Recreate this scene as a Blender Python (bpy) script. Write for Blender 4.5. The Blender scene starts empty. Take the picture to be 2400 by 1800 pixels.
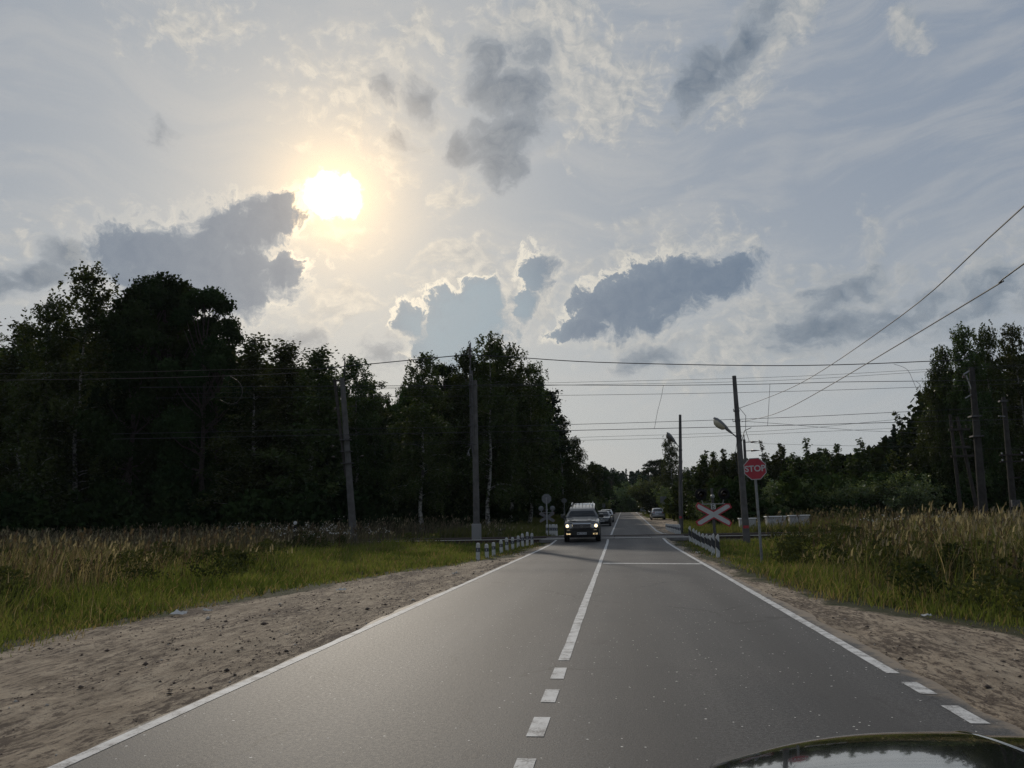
import bpy, math, random
import numpy as np
from mathutils import Vector, Matrix

R = math.radians
rng = np.random.default_rng(7)
random.seed(7)
SC = bpy.context.scene
COL = SC.collection

# ------------------------------------------------------------------ camera
EYE = 1.5
F = 1803.0
YAW, PITCH, ROLL = R(7.55), R(9.79), R(1.2)
f_ = Vector((-math.sin(YAW) * math.cos(PITCH), math.cos(YAW) * math.cos(PITCH), math.sin(PITCH)))
r0 = Vector((math.cos(YAW), math.sin(YAW), 0))
u0 = r0.cross(f_)
r_ = r0 * math.cos(ROLL) - u0 * math.sin(ROLL)
u_ = u0 * math.cos(ROLL) + r0 * math.sin(ROLL)
cam_d = bpy.data.cameras.new('camera')
cam_d.sensor_width = 36
cam_d.lens = 36 * F / 2400
cam_d.clip_start = 0.05
cam_d.clip_end = 4000
cam = bpy.data.objects.new('camera', cam_d)
COL.objects.link(cam)
M = Matrix((r_, u_, -f_)).transposed().to_4x4()
M.translation = (0, 0, EYE)
cam.matrix_world = M
SC.camera = cam
S = 2400 / 2212


def ray(u, v):
    return f_ * F + r_ * (u - 1200) + u_ * (900 - v)


def at(u, v, Y):
    """world point seen at photograph pixel (u, v) at a distance of Y along the road"""
    d = ray(u, v)
    t = Y / d.y
    return Vector((d.x * t, Y, EYE + d.z * t))


def lerp(a, b, t):
    return a + (b - a) * t


# ------------------------------------------------------------------ terrain
RY = np.array([-60, 0, 36, 41, 45.0, 45.6, 52.8, 53.4, 56, 60, 100, 140, 165, 178, 200, 240, 320, 700], float)
RZ = np.array([0, 0, 0, .02, .13, .15, .15, .14, .12, .2, .82, 1.45, 1.85, 1.92, 1.5, .2, -1, -1], float)
def road_z(y): return np.interp(y, RY, RZ)
def road_dx(y): return np.where(np.asarray(y) > 50, (np.asarray(y) - 50) * .0093, 0.0)
XL, XC, XR = -3.575, -.635, 2.455
LY = np.array([-60, 0, 9, 11, 13.8, 17, 20.8, 26.3, 30.9, 36.8, 45, 70, 400], float)
LX = np.array([-7.6, -7.5, -7.6, -7.86, -7.67, -7.25, -6.74, -5.29, -4.35, -4.1, -3.98, -4.2, -4.2], float)
QY = np.array([-60, 0, 8, 10.4, 11.8, 12.8, 14.7, 18.5, 26.3, 40, 54, 60, 75, 100, 112, 400], float)
QX = np.array([6.4, 6.2, 5.3, 4.77, 4.41, 3.88, 3.4, 3.1, 2.95, 2.85, 3.5, 4.4, 5.4, 6.6, 3.4, 3.3], float)
def dirt_l(y): return np.interp(y, LY, LX) + road_dx(y)
def dirt_r(y): return np.interp(y, QY, QX) + road_dx(y)


def vnoise(x, y, s, seed=0):
    x = np.asarray(x) / s; y = np.asarray(y) / s
    xi = np.floor(x).astype(np.int64); yi = np.floor(y).astype(np.int64)
    fx = x - xi; fy = y - yi
    fx = fx * fx * (3 - 2 * fx); fy = fy * fy * (3 - 2 * fy)
    def h(a, b):
        n = (a * 374761393 + b * 668265263 + seed * 974711) & 0x7fffffff
        n = ((n ^ (n >> 13)) * 1274126177) & 0x7fffffff
        return ((n ^ (n >> 16)) & 0xffff) / 65535.0
    return (h(xi, yi) * (1 - fx) + h(xi + 1, yi) * fx) * (1 - fy) + (h(xi, yi + 1) * (1 - fx) + h(xi + 1, yi + 1) * fx) * fy


def gz(x, y):
    x = np.asarray(x, float); y = np.asarray(y, float)
    z = road_z(y)
    # the hump of the crossing does not spread into the fields
    z = np.where((y > 36) & (y < 60), np.interp(y, [36, 45, 53, 60], [0, 0, .02, .2]), z)
    dl = np.clip(dirt_l(y) - x, 0, None); dr = np.clip(x - dirt_r(y), 0, None)
    off = dl + dr
    z = z - .05
    z = z - .10 * np.clip(off / 2, 0, 1) + .16 * np.clip((off - 3) / 5, 0, 1)
    z = z + (vnoise(x, y, 3, 1) - .5) * .14 * np.clip(off / 3, 0, 1) + (vnoise(x, y, .8, 2) - .5) * .04
    # ruts in the bare verges
    on = ((x < XL - .15) & (dl <= 0)) | ((x > XR + .4) & (dr <= 0))
    w = np.where(on, 1.0, 0.0)
    z = z + w * (.03 * np.sin((x + .25 * np.sin(y * .35)) * 6.0) * vnoise(x, y * .25, .7, 5) + .03 * (vnoise(x, y * .5, .25, 3) - .5) + .012 * (vnoise(x, y, .09, 9) - .5))
    under = (x > XL + road_dx(y) - .1) & (x < XR + road_dx(y) + .3)
    z = np.where(under & (y < 320), road_z(y) - .09, z)
    bed = (y > 44.9) & (y < 53.2)
    z = np.where(bed & ~under, -.02, z)
    z = np.where(bed & under, -.02, z)
    return z


def gz1(x, y):
    return float(gz(np.array([x]), np.array([y]))[0])


# ------------------------------------------------------------------ node helpers
def newmat(name):
    m = bpy.data.materials.new(name)
    m.use_nodes = True
    m.node_tree.nodes.clear()
    return m


class NT:
    def __init__(s, tree): s.t = tree
    def n(s, typ, *ins, out=0, **props):
        nd = s.t.nodes.new(typ)
        kw = {}
        for k, v in props.items():
            if k.startswith('i_'): kw[k[2:]] = v
            else: setattr(nd, k, v)
        for i, v in list(enumerate(ins)) + [(k.replace('_', ' ') if isinstance(k, str) else k, v) for k, v in kw.items()]:
            if v is None: continue
            sock = nd.inputs[i]
            if isinstance(v, bpy.types.NodeSocket): s.t.links.new(v, sock)
            else: sock.default_value = v
        return nd.outputs[out] if out is not None else nd
    def math(s, op, a, b=None, c=None, clamp=False):
        return s.n('ShaderNodeMath', a, b, c, operation=op, use_clamp=clamp)
    def mix(s, fac, a, b, blend='MIX'):
        nd = s.t.nodes.new('ShaderNodeMix'); nd.data_type = 'RGBA'; nd.blend_type = blend
        nd.clamp_factor = True
        for sock, v in ((nd.inputs[0], fac), (nd.inputs[6], a), (nd.inputs[7], b)):
            if isinstance(v, bpy.types.NodeSocket): s.t.links.new(v, sock)
            elif isinstance(v, (int, float)): sock.default_value = v
            else: sock.default_value = tuple(v) + (1,) * (4 - len(v))
        return nd.outputs[2]
    def sstep(s, v, a, b):
        nd = s.t.nodes.new('ShaderNodeMapRange'); nd.interpolation_type = 'SMOOTHSTEP'
        s.t.links.new(v, nd.inputs[0])
        nd.inputs[1].default_value = a; nd.inputs[2].default_value = b
        return nd.outputs[0]
    def noise(s, vec, scale, detail=4, rough=.55, out=0):
        return s.n('ShaderNodeTexNoise', i_Vector=vec, i_Scale=scale, i_Detail=detail, i_Roughness=rough, out=out)
    def link(s, a, b): s.t.links.new(a, b)


def c3(c): return tuple(c) + (1,)


def mat(name, base, rough=.6, metal=0., coat=0., spec=.5, emit=None, var=None, bump=None, trans=0., alpha=1.):
    """Principled material; var = (scale, second colour, contrast): patches of a second colour, bump = (scale, strength, distance)"""
    m = newmat(name); t = NT(m.node_tree)
    p = t.n('ShaderNodeBsdfPrincipled', out=None)
    o = t.n('ShaderNodeOutputMaterial', p.outputs[0], out=None)
    tc = t.n('ShaderNodeTexCoord', out=None).outputs['Object']
    p.inputs['Base Color'].default_value = c3(base)
    p.inputs['Roughness'].default_value = rough
    p.inputs['Metallic'].default_value = metal
    p.inputs['Coat Weight'].default_value = coat
    p.inputs['Specular IOR Level'].default_value = spec
    p.inputs['Transmission Weight'].default_value = trans
    if emit:
        p.inputs['Emission Color'].default_value = c3(emit[0]); p.inputs['Emission Strength'].default_value = emit[1]
    if var:
        n = t.noise(tc, var[0], 6, .65)
        fac = t.sstep(n, .5 - var[2], .5 + var[2])
        t.link(t.mix(fac, base, var[1]), p.inputs['Base Color'])
        t.link(t.math('MULTIPLY_ADD', n, .3, rough - .15, clamp=True), p.inputs['Roughness'])
    if bump:
        b = t.n('ShaderNodeBump', out=None)
        b.inputs['Strength'].default_value = bump[1]; b.inputs['Distance'].default_value = bump[2]
        t.link(t.noise(tc, bump[0], 6, .6), b.inputs['Height'])
        t.link(b.outputs[0], p.inputs['Normal'])
    return m


# ------------------------------------------------------------------ mesh helpers
def link_obj(name, me, parent=None, loc=None):
    o = bpy.data.objects.new(name, me)
    COL.objects.link(o)
    if parent is not None: o.parent = parent
    if loc is not None: o.location = loc
    return o


class MB:
    """collects shapes into one mesh object"""
    def __init__(s): s.v = []; s.f = []
    def add(s, v, f):
        b = len(s.v); s.v += [tuple(p) for p in v]; s.f += [tuple(i + b for i in q) for q in f]; return s
    def box(s, c, d, rz=0., bev=0., taper=1.):
        x, y, z = d[0] / 2, d[1] / 2, d[2] / 2
        cs, sn = math.cos(rz), math.sin(rz)
        if bev <= 0:
            rings = [(x, y, -z), (x * taper, y * taper, z)]
        else:
            rings = [(x - bev, y - bev, -z), (x, y, -z + bev), (x * taper, y * taper, z - bev), (x * taper - bev, y * taper - bev, z)]
        L = []
        for rx, ry, h in rings:
            cb = min(bev, rx * .45, ry * .45) if bev > 0 else 0
            if cb > 0: pts = [(rx - cb, -ry), (rx, -ry + cb), (rx, ry - cb), (rx - cb, ry), (-rx + cb, ry), (-rx, ry - cb), (-rx, -ry + cb), (-rx + cb, -ry)]
            else: pts = [(rx, -ry), (rx, ry), (-rx, ry), (-rx, -ry)]
            L.append([(c[0] + a * cs - b * sn, c[1] + a * sn + b * cs, c[2] + h) for a, b in pts])
        return s.loft(L, caps=True)
    def loft(s, rings, caps=True, closed=True):
        n = len(rings[0]); v = [p for r in rings for p in r]; f = []
        for i in range(len(rings) - 1):
            for j in range(n if closed else n - 1):
                k = (j + 1) % n
                f.append((i * n + j, i * n + k, (i + 1) * n + k, (i + 1) * n + j))
        if caps:
            f.append(tuple(range(n))[::-1]); f.append(tuple((len(rings) - 1) * n + j for j in range(n)))
        return s.add(v, f)
    def tube(s, pts, rad, n=8, caps=True):
        pts = [Vector(p) for p in pts]
        if not hasattr(rad, '__len__'): rad = [rad] * len(pts)
        rings = []; prev = None
        for i, p in enumerate(pts):
            d = (pts[min(i + 1, len(pts) - 1)] - pts[max(i - 1, 0)]).normalized()
            a = Vector((0, 0, 1)) if abs(d.z) < .95 else Vector((1, 0, 0))
            x = d.cross(a).normalized() if prev is None else (prev - d * prev.dot(d)).normalized()
            prev = x; y = d.cross(x)
            rings.append([p + (x * math.cos(2 * math.pi * k / n) + y * math.sin(2 * math.pi * k / n)) * rad[i] for k in range(n)])
        return s.loft(rings, caps)
    def lathe(s, prof, axis='z', c=(0, 0, 0), n=24):
        rings = []
        for r, h in prof:
            ring = []
            for k in range(n):
                a = 2 * math.pi * k / n
                p = (r * math.cos(a), r * math.sin(a), h)
                if axis == 'x': p = (p[2], p[0], p[1])
                if axis == 'y': p = (p[1], p[2], p[0])
                ring.append((c[0] + p[0], c[1] + p[1], c[2] + p[2]))
            rings.append(ring)
        return s.loft(rings)
    def prism(s, poly, y0, y1):
        """polygon in x, z extruded along y"""
        return s.loft([[(x, y0, z) for x, z in poly], [(x, y1, z) for x, z in poly]])
    def quad(s, a, b, c, d): return s.add([a, b, c, d], [(0, 1, 2, 3)])
    def build(s, name, m, parent=None, smooth=None, loc=None):
        me = bpy.data.meshes.new(name)
        me.from_pydata(s.v, [], s.f)
        me.validate()
        import bmesh
        bm = bmesh.new(); bm.from_mesh(me); bmesh.ops.recalc_face_normals(bm, faces=bm.faces); bm.to_mesh(me); bm.free()
        if smooth is not None:
            me.shade_smooth(); me.set_sharp_from_angle(angle=R(smooth))
        if m: me.materials.append(m)
        return link_obj(name, me, parent, loc)


def np_mesh(name, V, faces, m, k, col=None, parent=None, smooth=False):
    """V (n,3), faces (f,k) as one mesh"""
    me = bpy.data.meshes.new(name)
    me.vertices.add(len(V)); me.vertices.foreach_set('co', np.asarray(V, np.float32).ravel())
    nf = len(faces)
    me.loops.add(nf * k); me.loops.foreach_set('vertex_index', np.asarray(faces, np.int32).ravel())
    me.polygons.add(nf); me.polygons.foreach_set('loop_start', np.arange(nf, dtype=np.int32) * k)
    me.update(calc_edges=True)
    if col is not None:
        a = me.attributes.new('Col', 'FLOAT_COLOR', 'POINT')
        c = np.ones((len(V), 4), np.float32); c[:, :3] = col
        a.data.foreach_set('color', c.ravel())
    if smooth: me.shade_smooth()
    if m: me.materials.append(m)
    return link_obj(name, me, parent) if name else me


def tag(o, label=None, cat=None, group=None, kind=None):
    if label: o['label'] = label
    if cat: o['category'] = cat
    if group: o['group'] = group
    if kind: o['kind'] = kind
    return o


def thing(name, label, cat, loc=(0, 0, 0), rz=0., group=None):
    o = bpy.data.objects.new(name, None); COL.objects.link(o)
    o.empty_display_size = .3
    o.location = loc; o.rotation_euler = (0, 0, rz)
    return tag(o, label, cat, group)


def dup(root, label, loc, rz=None, scale=None):
    r = root.copy(); COL.objects.link(r); r.location = loc; r['label'] = label
    if rz is not None: r.rotation_euler.z = rz
    if scale is not None: r.scale = scale
    for ch in list(root.children):
        c = ch.copy(); COL.objects.link(c); c.parent = r
        for g in list(ch.children):
            d = g.copy(); COL.objects.link(d); d.parent = c
    return r


def text_mb(txt, size, offset=0.):
    cu = bpy.data.curves.new('lettering', 'FONT'); cu.body = txt; cu.size = size
    cu.align_x = 'CENTER'; cu.align_y = 'CENTER'; cu.offset = offset; cu.extrude = .002
    o = bpy.data.objects.new('lettering', cu); COL.objects.link(o)
    bpy.context.view_layer.update()
    dg = bpy.context.evaluated_depsgraph_get()
    me = bpy.data.meshes.new_from_object(o.evaluated_get(dg))
    mb = MB(); mb.add([(v.co.x, -v.co.z, v.co.y) for v in me.vertices], [tuple(p.vertices) for p in me.polygons])
    bpy.data.objects.remove(o); bpy.data.meshes.remove(me); bpy.data.curves.remove(cu)
    return mb


# ------------------------------------------------------------------ sky and light
SUN = ray(785, 455).normalized()
SUN_AZ = math.atan2(SUN.x, SUN.y); SUN_EL = math.asin(SUN.z)


def build_world():
    w = bpy.data.worlds.new('World'); SC.world = w; w.use_nodes = True
    w.node_tree.nodes.clear()
    t = NT(w.node_tree)
    D = math.degrees
    d = t.n('ShaderNodeTexCoord', out=None).outputs['Generated']
    sep = t.n('ShaderNodeSeparateXYZ', d, out=None)
    az = t.math('MULTIPLY', t.math('ARCTAN2', sep.outputs[0], sep.outputs[1]), D(1))
    el = t.math('MULTIPLY', t.math('ARCSINE', sep.outputs[2]), D(1))
    P = t.n('ShaderNodeCombineXYZ', az, el, 0.)
    V = lambda op, a, b=None, c=None, out=0, **k: t.n('ShaderNodeVectorMath', a, b, c, out=out, operation=op, **k)
    def warp(vec, scale, amt, detail, seed=0.):
        n = t.n('ShaderNodeTexNoise', i_Vector=V('ADD', vec, (seed, seed * .7, 0)), i_Scale=scale, i_Detail=detail, i_Roughness=.6, out=1)
        return V('MULTIPLY_ADD', V('SUBTRACT', n, (.5, .5, .5)), (amt, amt, 0), vec)
    Pw = warp(warp(P, .2, 2.0, 2, 3.1), .8, 1.5, 3, 11.)
    Ps = warp(warp(P, .15, 2.6, 2, 41.), .6, 1.3, 3, 23.)
    def ang(u, v):
        q = ray(u * S, v * S).normalized()
        return D(math.atan2(q.x, q.y)), D(math.asin(q.z))
    def field(vec, blobs, grow=.92):
        cur = None
        for b in blobs:
            u, v, rx, ry = b[:4]; rot = b[4] if len(b) > 4 else 0; wt = b[5] if len(b) > 5 else 1.
            a, e = ang(u, v)
            ix, iy = 29. * max(.6, math.cos(R(e))) / rx * grow, 29. / ry * grow
            if rot == 0:
                ln = V('LENGTH', V('MULTIPLY_ADD', vec, (ix, iy, 0), (-a * ix, -e * iy, 0)), out=1)
            else:
                c_, s_ = math.cos(R(rot)), math.sin(R(rot))
                p_ = t.math('ADD', V('DOT_PRODUCT', vec, (c_ * ix, s_ * ix, 0), out=1), -(a * c_ + e * s_) * ix)
                q_ = t.math('ADD', V('DOT_PRODUCT', vec, (-s_ * iy, c_ * iy, 0), out=1), -(-a * s_ + e * c_) * iy)
                ln = t.math('SQRT', t.math('MULTIPLY_ADD', p_, p_, t.math('MULTIPLY', q_, q_)))
            val = t.math('MULTIPLY_ADD', ln, -wt, wt)
            cur = val if cur is None else t.math('MAXIMUM', cur, val)
        return t.math('MAXIMUM', cur, -1.)
    HARD = [(430, 572, 175, 82), (300, 548, 88, 54, 0), (575, 478, 78, 50, 28), (606, 580, 42, 38), (485, 625, 120, 55), (360, 610, 120, 60), (500, 497, 78, 58, 20), (345, 600, 110, 75),
                      (1015, 690, 100, 75), (1045, 640, 55, 45), (955, 735, 70, 60), (890, 690, 40, 34, 0, .8), (1130, 655, 40, 34, 0, .8), (1000, 770, 90, 50, 0, .8),
                      (1440, 620, 165, 62, 12), (1345, 668, 118, 62, 10), (1550, 592, 100, 44, 15), (1270, 712, 90, 20, 0, .8), (1420, 690, 90, 30, 10, .6),
                      (1165, 600, 36, 50, 0, .5), (1440, 660, 120, 34, 10, .6)]
    hard = field(Pw, HARD)
    soft = field(Ps, [(85, 595, 75, 30, 20), (145, 562, 46, 38), (5, 615, 70, 26),
                      (1120, 215, 85, 70), (1085, 300, 110, 62, 15), (985, 310, 36, 40), (1085, 360, 62, 50), (1050, 165, 50, 90, 0, .8), (1130, 130, 60, 60, 0, .5),
                      (1610, 85, 120, 42, 38, .8), (1500, 165, 85, 40, 48), (905, 215, 36, 40, 0, .7), (830, 190, 30, 40, 0, .4),
                      (1800, 640, 110, 52, 15, .55), (1780, 715, 130, 44, 8, .75), (1920, 690, 130, 44, 8, .6), (2130, 650, 130, 60, 20, .5),
                      (1400, 775, 90, 34, 5, .55), (640, 735, 62, 36, 0, .6), (830, 765, 44, 36, 0, .5), (865, 300, 30, 24, 0, .35), (350, 290, 20, 26, 0, .35)])
    white = field(Ps, [(1160, 130, 190, 130, 0, 1.), (1310, 200, 150, 110, 20, .7), (910, 75, 60, 55, 0, .6), (800, 190, 170, 120, 0, .5), (1690, 25, 150, 70, 32, 1.), (1590, 130, 130, 62, 38, .9), (1600, 190, 90, 50, 40, .5),
                       (1735, 690, 190, 100, 15, .9), (1600, 755, 260, 70, 12, .7), (1835, 620, 110, 60, 0, .9), (1965, 55, 32, 46, 60, .8), (1900, 510, 40, 50, 0, .5), (2140, 620, 150, 80, 15, .7),
                       (1160, 610, 70, 90, 0, 1.), (740, 650, 80, 50, 0, 1.), (690, 690, 110, 50, 10, .45), (1000, 565, 110, 50, 10, .8), (725, 505, 100, 40, 0, .45), (890, 690, 60, 60, 0, .9), (1010, 660, 170, 120, 0, .8),
                       (1390, 480, 40, 24, 0, .5), (1400, 760, 130, 60, 0, .7), (840, 340, 50, 70, 40, .5), (990, 420, 60, 60, 40, .5), (1220, 10, 60, 40, 0, .8), (420, 60, 110, 60, 10, .45), (1430, 590, 200, 110, 12, .55), (60, 560, 150, 70, 15, .2)])
    fb = t.noise(Pw, .62, 12, .68)
    stretch = lambda q: V('MULTIPLY', q, (.85, 1.2, 1))
    fb2 = t.noise(stretch(Ps), .62, 12, .62)
    tosun = V('SCALE', V('NORMALIZE', V('SUBTRACT', (D(SUN_AZ), D(SUN_EL), 0), P)), i_Scale=.55)
    # how much thinner the cloud is towards the sun: lit flanks, shaded bellies
    lit2 = t.math('MULTIPLY_ADD', t.math('SUBTRACT', fb2, t.noise(stretch(V('ADD', Ps, tosun)), .62, 8, .6)), 3.2, .5, clamp=True)
    lit1 = t.math('MULTIPLY_ADD', t.math('SUBTRACT', fb, t.noise(V('ADD', Pw, tosun), .62, 8, .62)), 3.0, .5, clamp=True)
    facing = t.sstep(t.math('SUBTRACT', hard, field(V('MULTIPLY_ADD', tosun, (1.6, 1.6, 1.6), Pw), HARD)), -.04, .22)
    hd = t.math('ADD', hard, t.math('MULTIPLY_ADD', fb, 1.75, -.84))
    sd = t.math('ADD', soft, t.math('MULTIPLY_ADD', fb2, 1.7, -.80))
    wd = t.math('ADD', white, t.math('MULTIPLY_ADD', fb2, 1.9, -.93))
    # how far from the sun
    cosang = V('DOT_PRODUCT', V('NORMALIZE', d), tuple(SUN), out=1)
    s = t.math('MULTIPLY', t.math('ARCCOSINE', t.math('MINIMUM', cosang, .999999)), D(1))
    ex = lambda k: t.math('EXPONENT', t.math('MULTIPLY', s, -1. / k))
    near, mid = ex(9.), ex(30.)
    hz = t.math('SUBTRACT', 1., t.sstep(el, 2., 26.))
    f = t.math('ADD', t.math('MULTIPLY', mid, 1.05), t.math('MULTIPLY', hz, .60), clamp=True)
    base = t.mix(f, (.19, .245, .34), (.44, .465, .478))
    cir = t.noise(V('MULTIPLY', warp(P, .05, 14, 2, 77.), (.35, 1.5, 1)), .25, 6, .6)
    base = t.mix(t.math('MULTIPLY', t.sstep(cir, .40, .66), .42), base, (.47, .475, .475))
    # lit wisps
    wcol = t.mix(mid, (.43, .44, .445), (.70, .66, .58))
    wcol = t.mix(lit2, t.mix(mid, (.25, .295, .345), (.43, .44, .44)), wcol)
    base = t.mix(t.math('MULTIPLY', t.sstep(wd, -.05, .55), .90), base, wcol)
    # soft grey clouds, then the hard edged ones with lit rims
    dcol = t.mix(t.sstep(sd, .15, .75), (.27, .310, .36), (.110, .155, .215))
    dcol = t.mix(t.math('MULTIPLY', lit2, .45), dcol, (.30, .335, .375))
    base = t.mix(t.math('MULTIPLY', t.sstep(sd, -.02, .42), .92), base, dcol)
    rim = t.math('MULTIPLY', t.sstep(hd, -.22, -.01), t.math('SUBTRACT', 1., t.sstep(hd, .02, .20)))
    rcol = t.mix(t.math('MULTIPLY', mid, 1.3), (.42, .435, .44), (.90, .83, .69))
    rim = t.math('MULTIPLY', rim, t.math('MULTIPLY_ADD', facing, .85, .15))
    base = t.mix(t.math('MULTIPLY', rim, t.math('ADD', .40, t.math('MULTIPLY', mid, .60))), base, rcol)
    # darkness of a cloud body: the cloud low in the middle is paler and bluer
    a3, e3 = ang(1010, 690)
    dist3 = V('LENGTH', V('SUBTRACT', P, (a3, e3, 0)), out=1)
    hcol = t.mix(t.sstep(dist3, 3., 9.), (.265, .35, .415), (.128, .178, .250))
    hcol = t.mix(t.math('MULTIPLY', t.math('SUBTRACT', 1., t.sstep(hd, .05, .60)), .55), hcol, (.235, .285, .345))
    hcol = t.mix(t.math('MULTIPLY', lit1, .22), hcol, (.29, .335, .385))
    body = t.math('DIVIDE', hd, t.math('MULTIPLY_ADD', facing, -.34, .50), clamp=True)
    base = t.mix(t.math('MULTIPLY', t.sstep(body, 0., 1.), .97), base, hcol)
    # the veiled sun: a burnt-out patch, a warm ring and a wide glow
    sw = V('LENGTH', V('MULTIPLY', V('SUBTRACT', warp(P, .75, 2.3, 5, 5.), (D(SUN_AZ), D(SUN_EL), 0)), (1.05, 1.42, 0)), out=1)
    core = t.math('SUBTRACT', 1., t.sstep(sw, 1.1, 2.7))
    ring = t.math('EXPONENT', t.math('MULTIPLY', s, -1. / 2.6))
    open_ = t.math('SUBTRACT', 1., t.math('MULTIPLY', t.sstep(hd, .0, .3), .8))
    sc = lambda k, col: V('SCALE', col, i_Scale=k)
    add = lambda a, b: V('ADD', a, b)
    glow = add(sc(t.math('MULTIPLY', ring, open_), (1.3, .76, .16)), sc(t.math('MULTIPLY', near, open_), (.20, .165, .11)))
    glow = add(glow, sc(core, (3., 2.8, 2.4)))
    custom = add(base, glow)
    # below the horizon: dull ground glow only
    custom = t.mix(t.sstep(el, -6., -1.), (.06, .06, .05), custom)
    sky = t.n('ShaderNodeTexSky', sky_type='NISHITA', sun_disc=False, sun_elevation=SUN_EL, sun_rotation=SUN_AZ, air_density=1.2, dust_density=2., out=0)
    col = t.mix(.96, sky, sc(10., custom))
    bg = t.n('ShaderNodeBackground', col, .1, out=0)
    t.n('ShaderNodeOutputWorld', bg, out=None)
    w.cycles.sampling_method = 'MANUAL'; w.cycles.sample_map_resolution = 1024
    ld = bpy.data.lights.new('sun', 'SUN'); ld.energy = 2.0; ld.angle = R(1.5); ld.color = (1, .90, .76)
    lo = bpy.data.objects.new('sun', ld); COL.objects.link(lo)
    lo.rotation_euler = SUN.to_track_quat('Z', 'Y').to_euler(); lo.location = (0, 0, 60)


build_world()
SC.view_settings.view_transform = 'Standard'; SC.view_settings.look = 'None'
SC.view_settings.gamma = 1; SC.view_settings.exposure = 0
SC.cycles.use_denoising = True
SC.cycles.denoising_prefilter = 'NONE'
SC.cycles.max_bounces = 8; SC.cycles.transparent_max_bounces = 8
SC.cycles.sample_clamp_indirect = 4

# ------------------------------------------------------------------ ground, road
def ground_material():
    m = newmat('verge earth and field soil'); t = NT(m.node_tree)
    tc = t.n('ShaderNodeTexCoord', out=None).outputs['Object']
    at_ = t.n('ShaderNodeAttribute', out=None, attribute_name='Col').outputs['Color']
    mask = t.n('ShaderNodeSeparateColor', at_, out=0)
    st = t.n('ShaderNodeMapping', out=None); t.link(tc, st.inputs[0]); st.inputs[3].default_value = (1, .30, 1)
    n1 = t.noise(tc, 2.2, 7, .65); n2 = t.noise(st.outputs[0], 5., 8, .7); n3 = t.noise(tc, 34, 5, .7)
    n4 = t.noise(st.outputs[0], 16, 7, .75); n5 = t.noise(st.outputs[0], 1.1, 3, .5)
    dirt = t.mix(t.sstep(n2, .32, .66), (.215, .170, .122), (.43, .350, .258))
    dirt = t.mix(t.math('MULTIPLY', t.sstep(t.math('MULTIPLY_ADD', n5, .45, n4), .70, .82), .85), dirt, (.075, .055, .043))
    dirt = t.mix(t.math('MULTIPLY', t.sstep(n3, .56, .72), .55), dirt, (.10, .075, .06))
    soil = t.mix(t.sstep(n1, .35, .7), (.030, .038, .014), (.060, .052, .026))
    fac = t.sstep(t.math('ADD', mask, t.math('MULTIPLY_ADD', t.noise(tc, 1.6, 6, .7), .9, -.45)), .38, .62)
    col = t.mix(fac, soil, dirt)
    b = t.n('ShaderNodeBump', out=None); b.inputs['Strength'].default_value = .8; b.inputs['Distance'].default_value = .035
    t.link(t.math('ADD', t.math('ADD', n3, t.math('MULTIPLY', n4, 1.2)), n1), b.inputs['Height'])
    p = t.n('ShaderNodeBsdfPrincipled', out=None); p.inputs['Roughness'].default_value = .95; p.inputs['Specular IOR Level'].default_value = .15
    t.link(col, p.inputs['Base Color']); t.link(b.outputs[0], p.inputs['Normal'])
    t.n('ShaderNodeOutputMaterial', p.outputs[0], out=None)
    return m


def axis(parts):
    out = []
    for a, b, st in parts: out += list(np.arange(a, b - 1e-6, st))
    return np.array(out + [parts[-1][1]])


def build_ground():
    xs = axis([(-900, -200, 70), (-200, -60, 10), (-60, -16, 1.5), (-16, -8, .4), (-8, 6.4, .12), (6.4, 14, .4), (14, 60, 1.5), (60, 200, 10), (200, 900, 70)])
    ys = axis([(-60, -2, 4), (-2, 26, .14), (26, 56, .4), (56, 110, 2), (110, 330, 6), (330, 1500, 90)])
    X, Y = np.meshgrid(xs, ys)
    Z = gz(X, Y)
    V = np.stack([X.ravel(), Y.ravel(), Z.ravel()], 1)
    nx, ny = len(xs), len(ys)
    i = np.arange(nx * ny).reshape(ny, nx)
    Fq = np.stack([i[:-1, :-1], i[:-1, 1:], i[1:, 1:], i[1:, :-1]], -1).reshape(-1, 4)
    wob = (vnoise(X, Y, 2.2, 21) - .5) * 1.0 + (vnoise(X, Y, .7, 22) - .5) * .5
    d = np.minimum(X - dirt_l(Y), dirt_r(Y) - X) + wob * .8
    mask = np.clip(d / 1.2 + .5, 0, 1).ravel()
    o = np_mesh('ground', V, Fq, ground_material(), 4, np.stack([mask] * 3, 1), smooth=True)
    tag(o, kind='structure')


build_ground()


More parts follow.
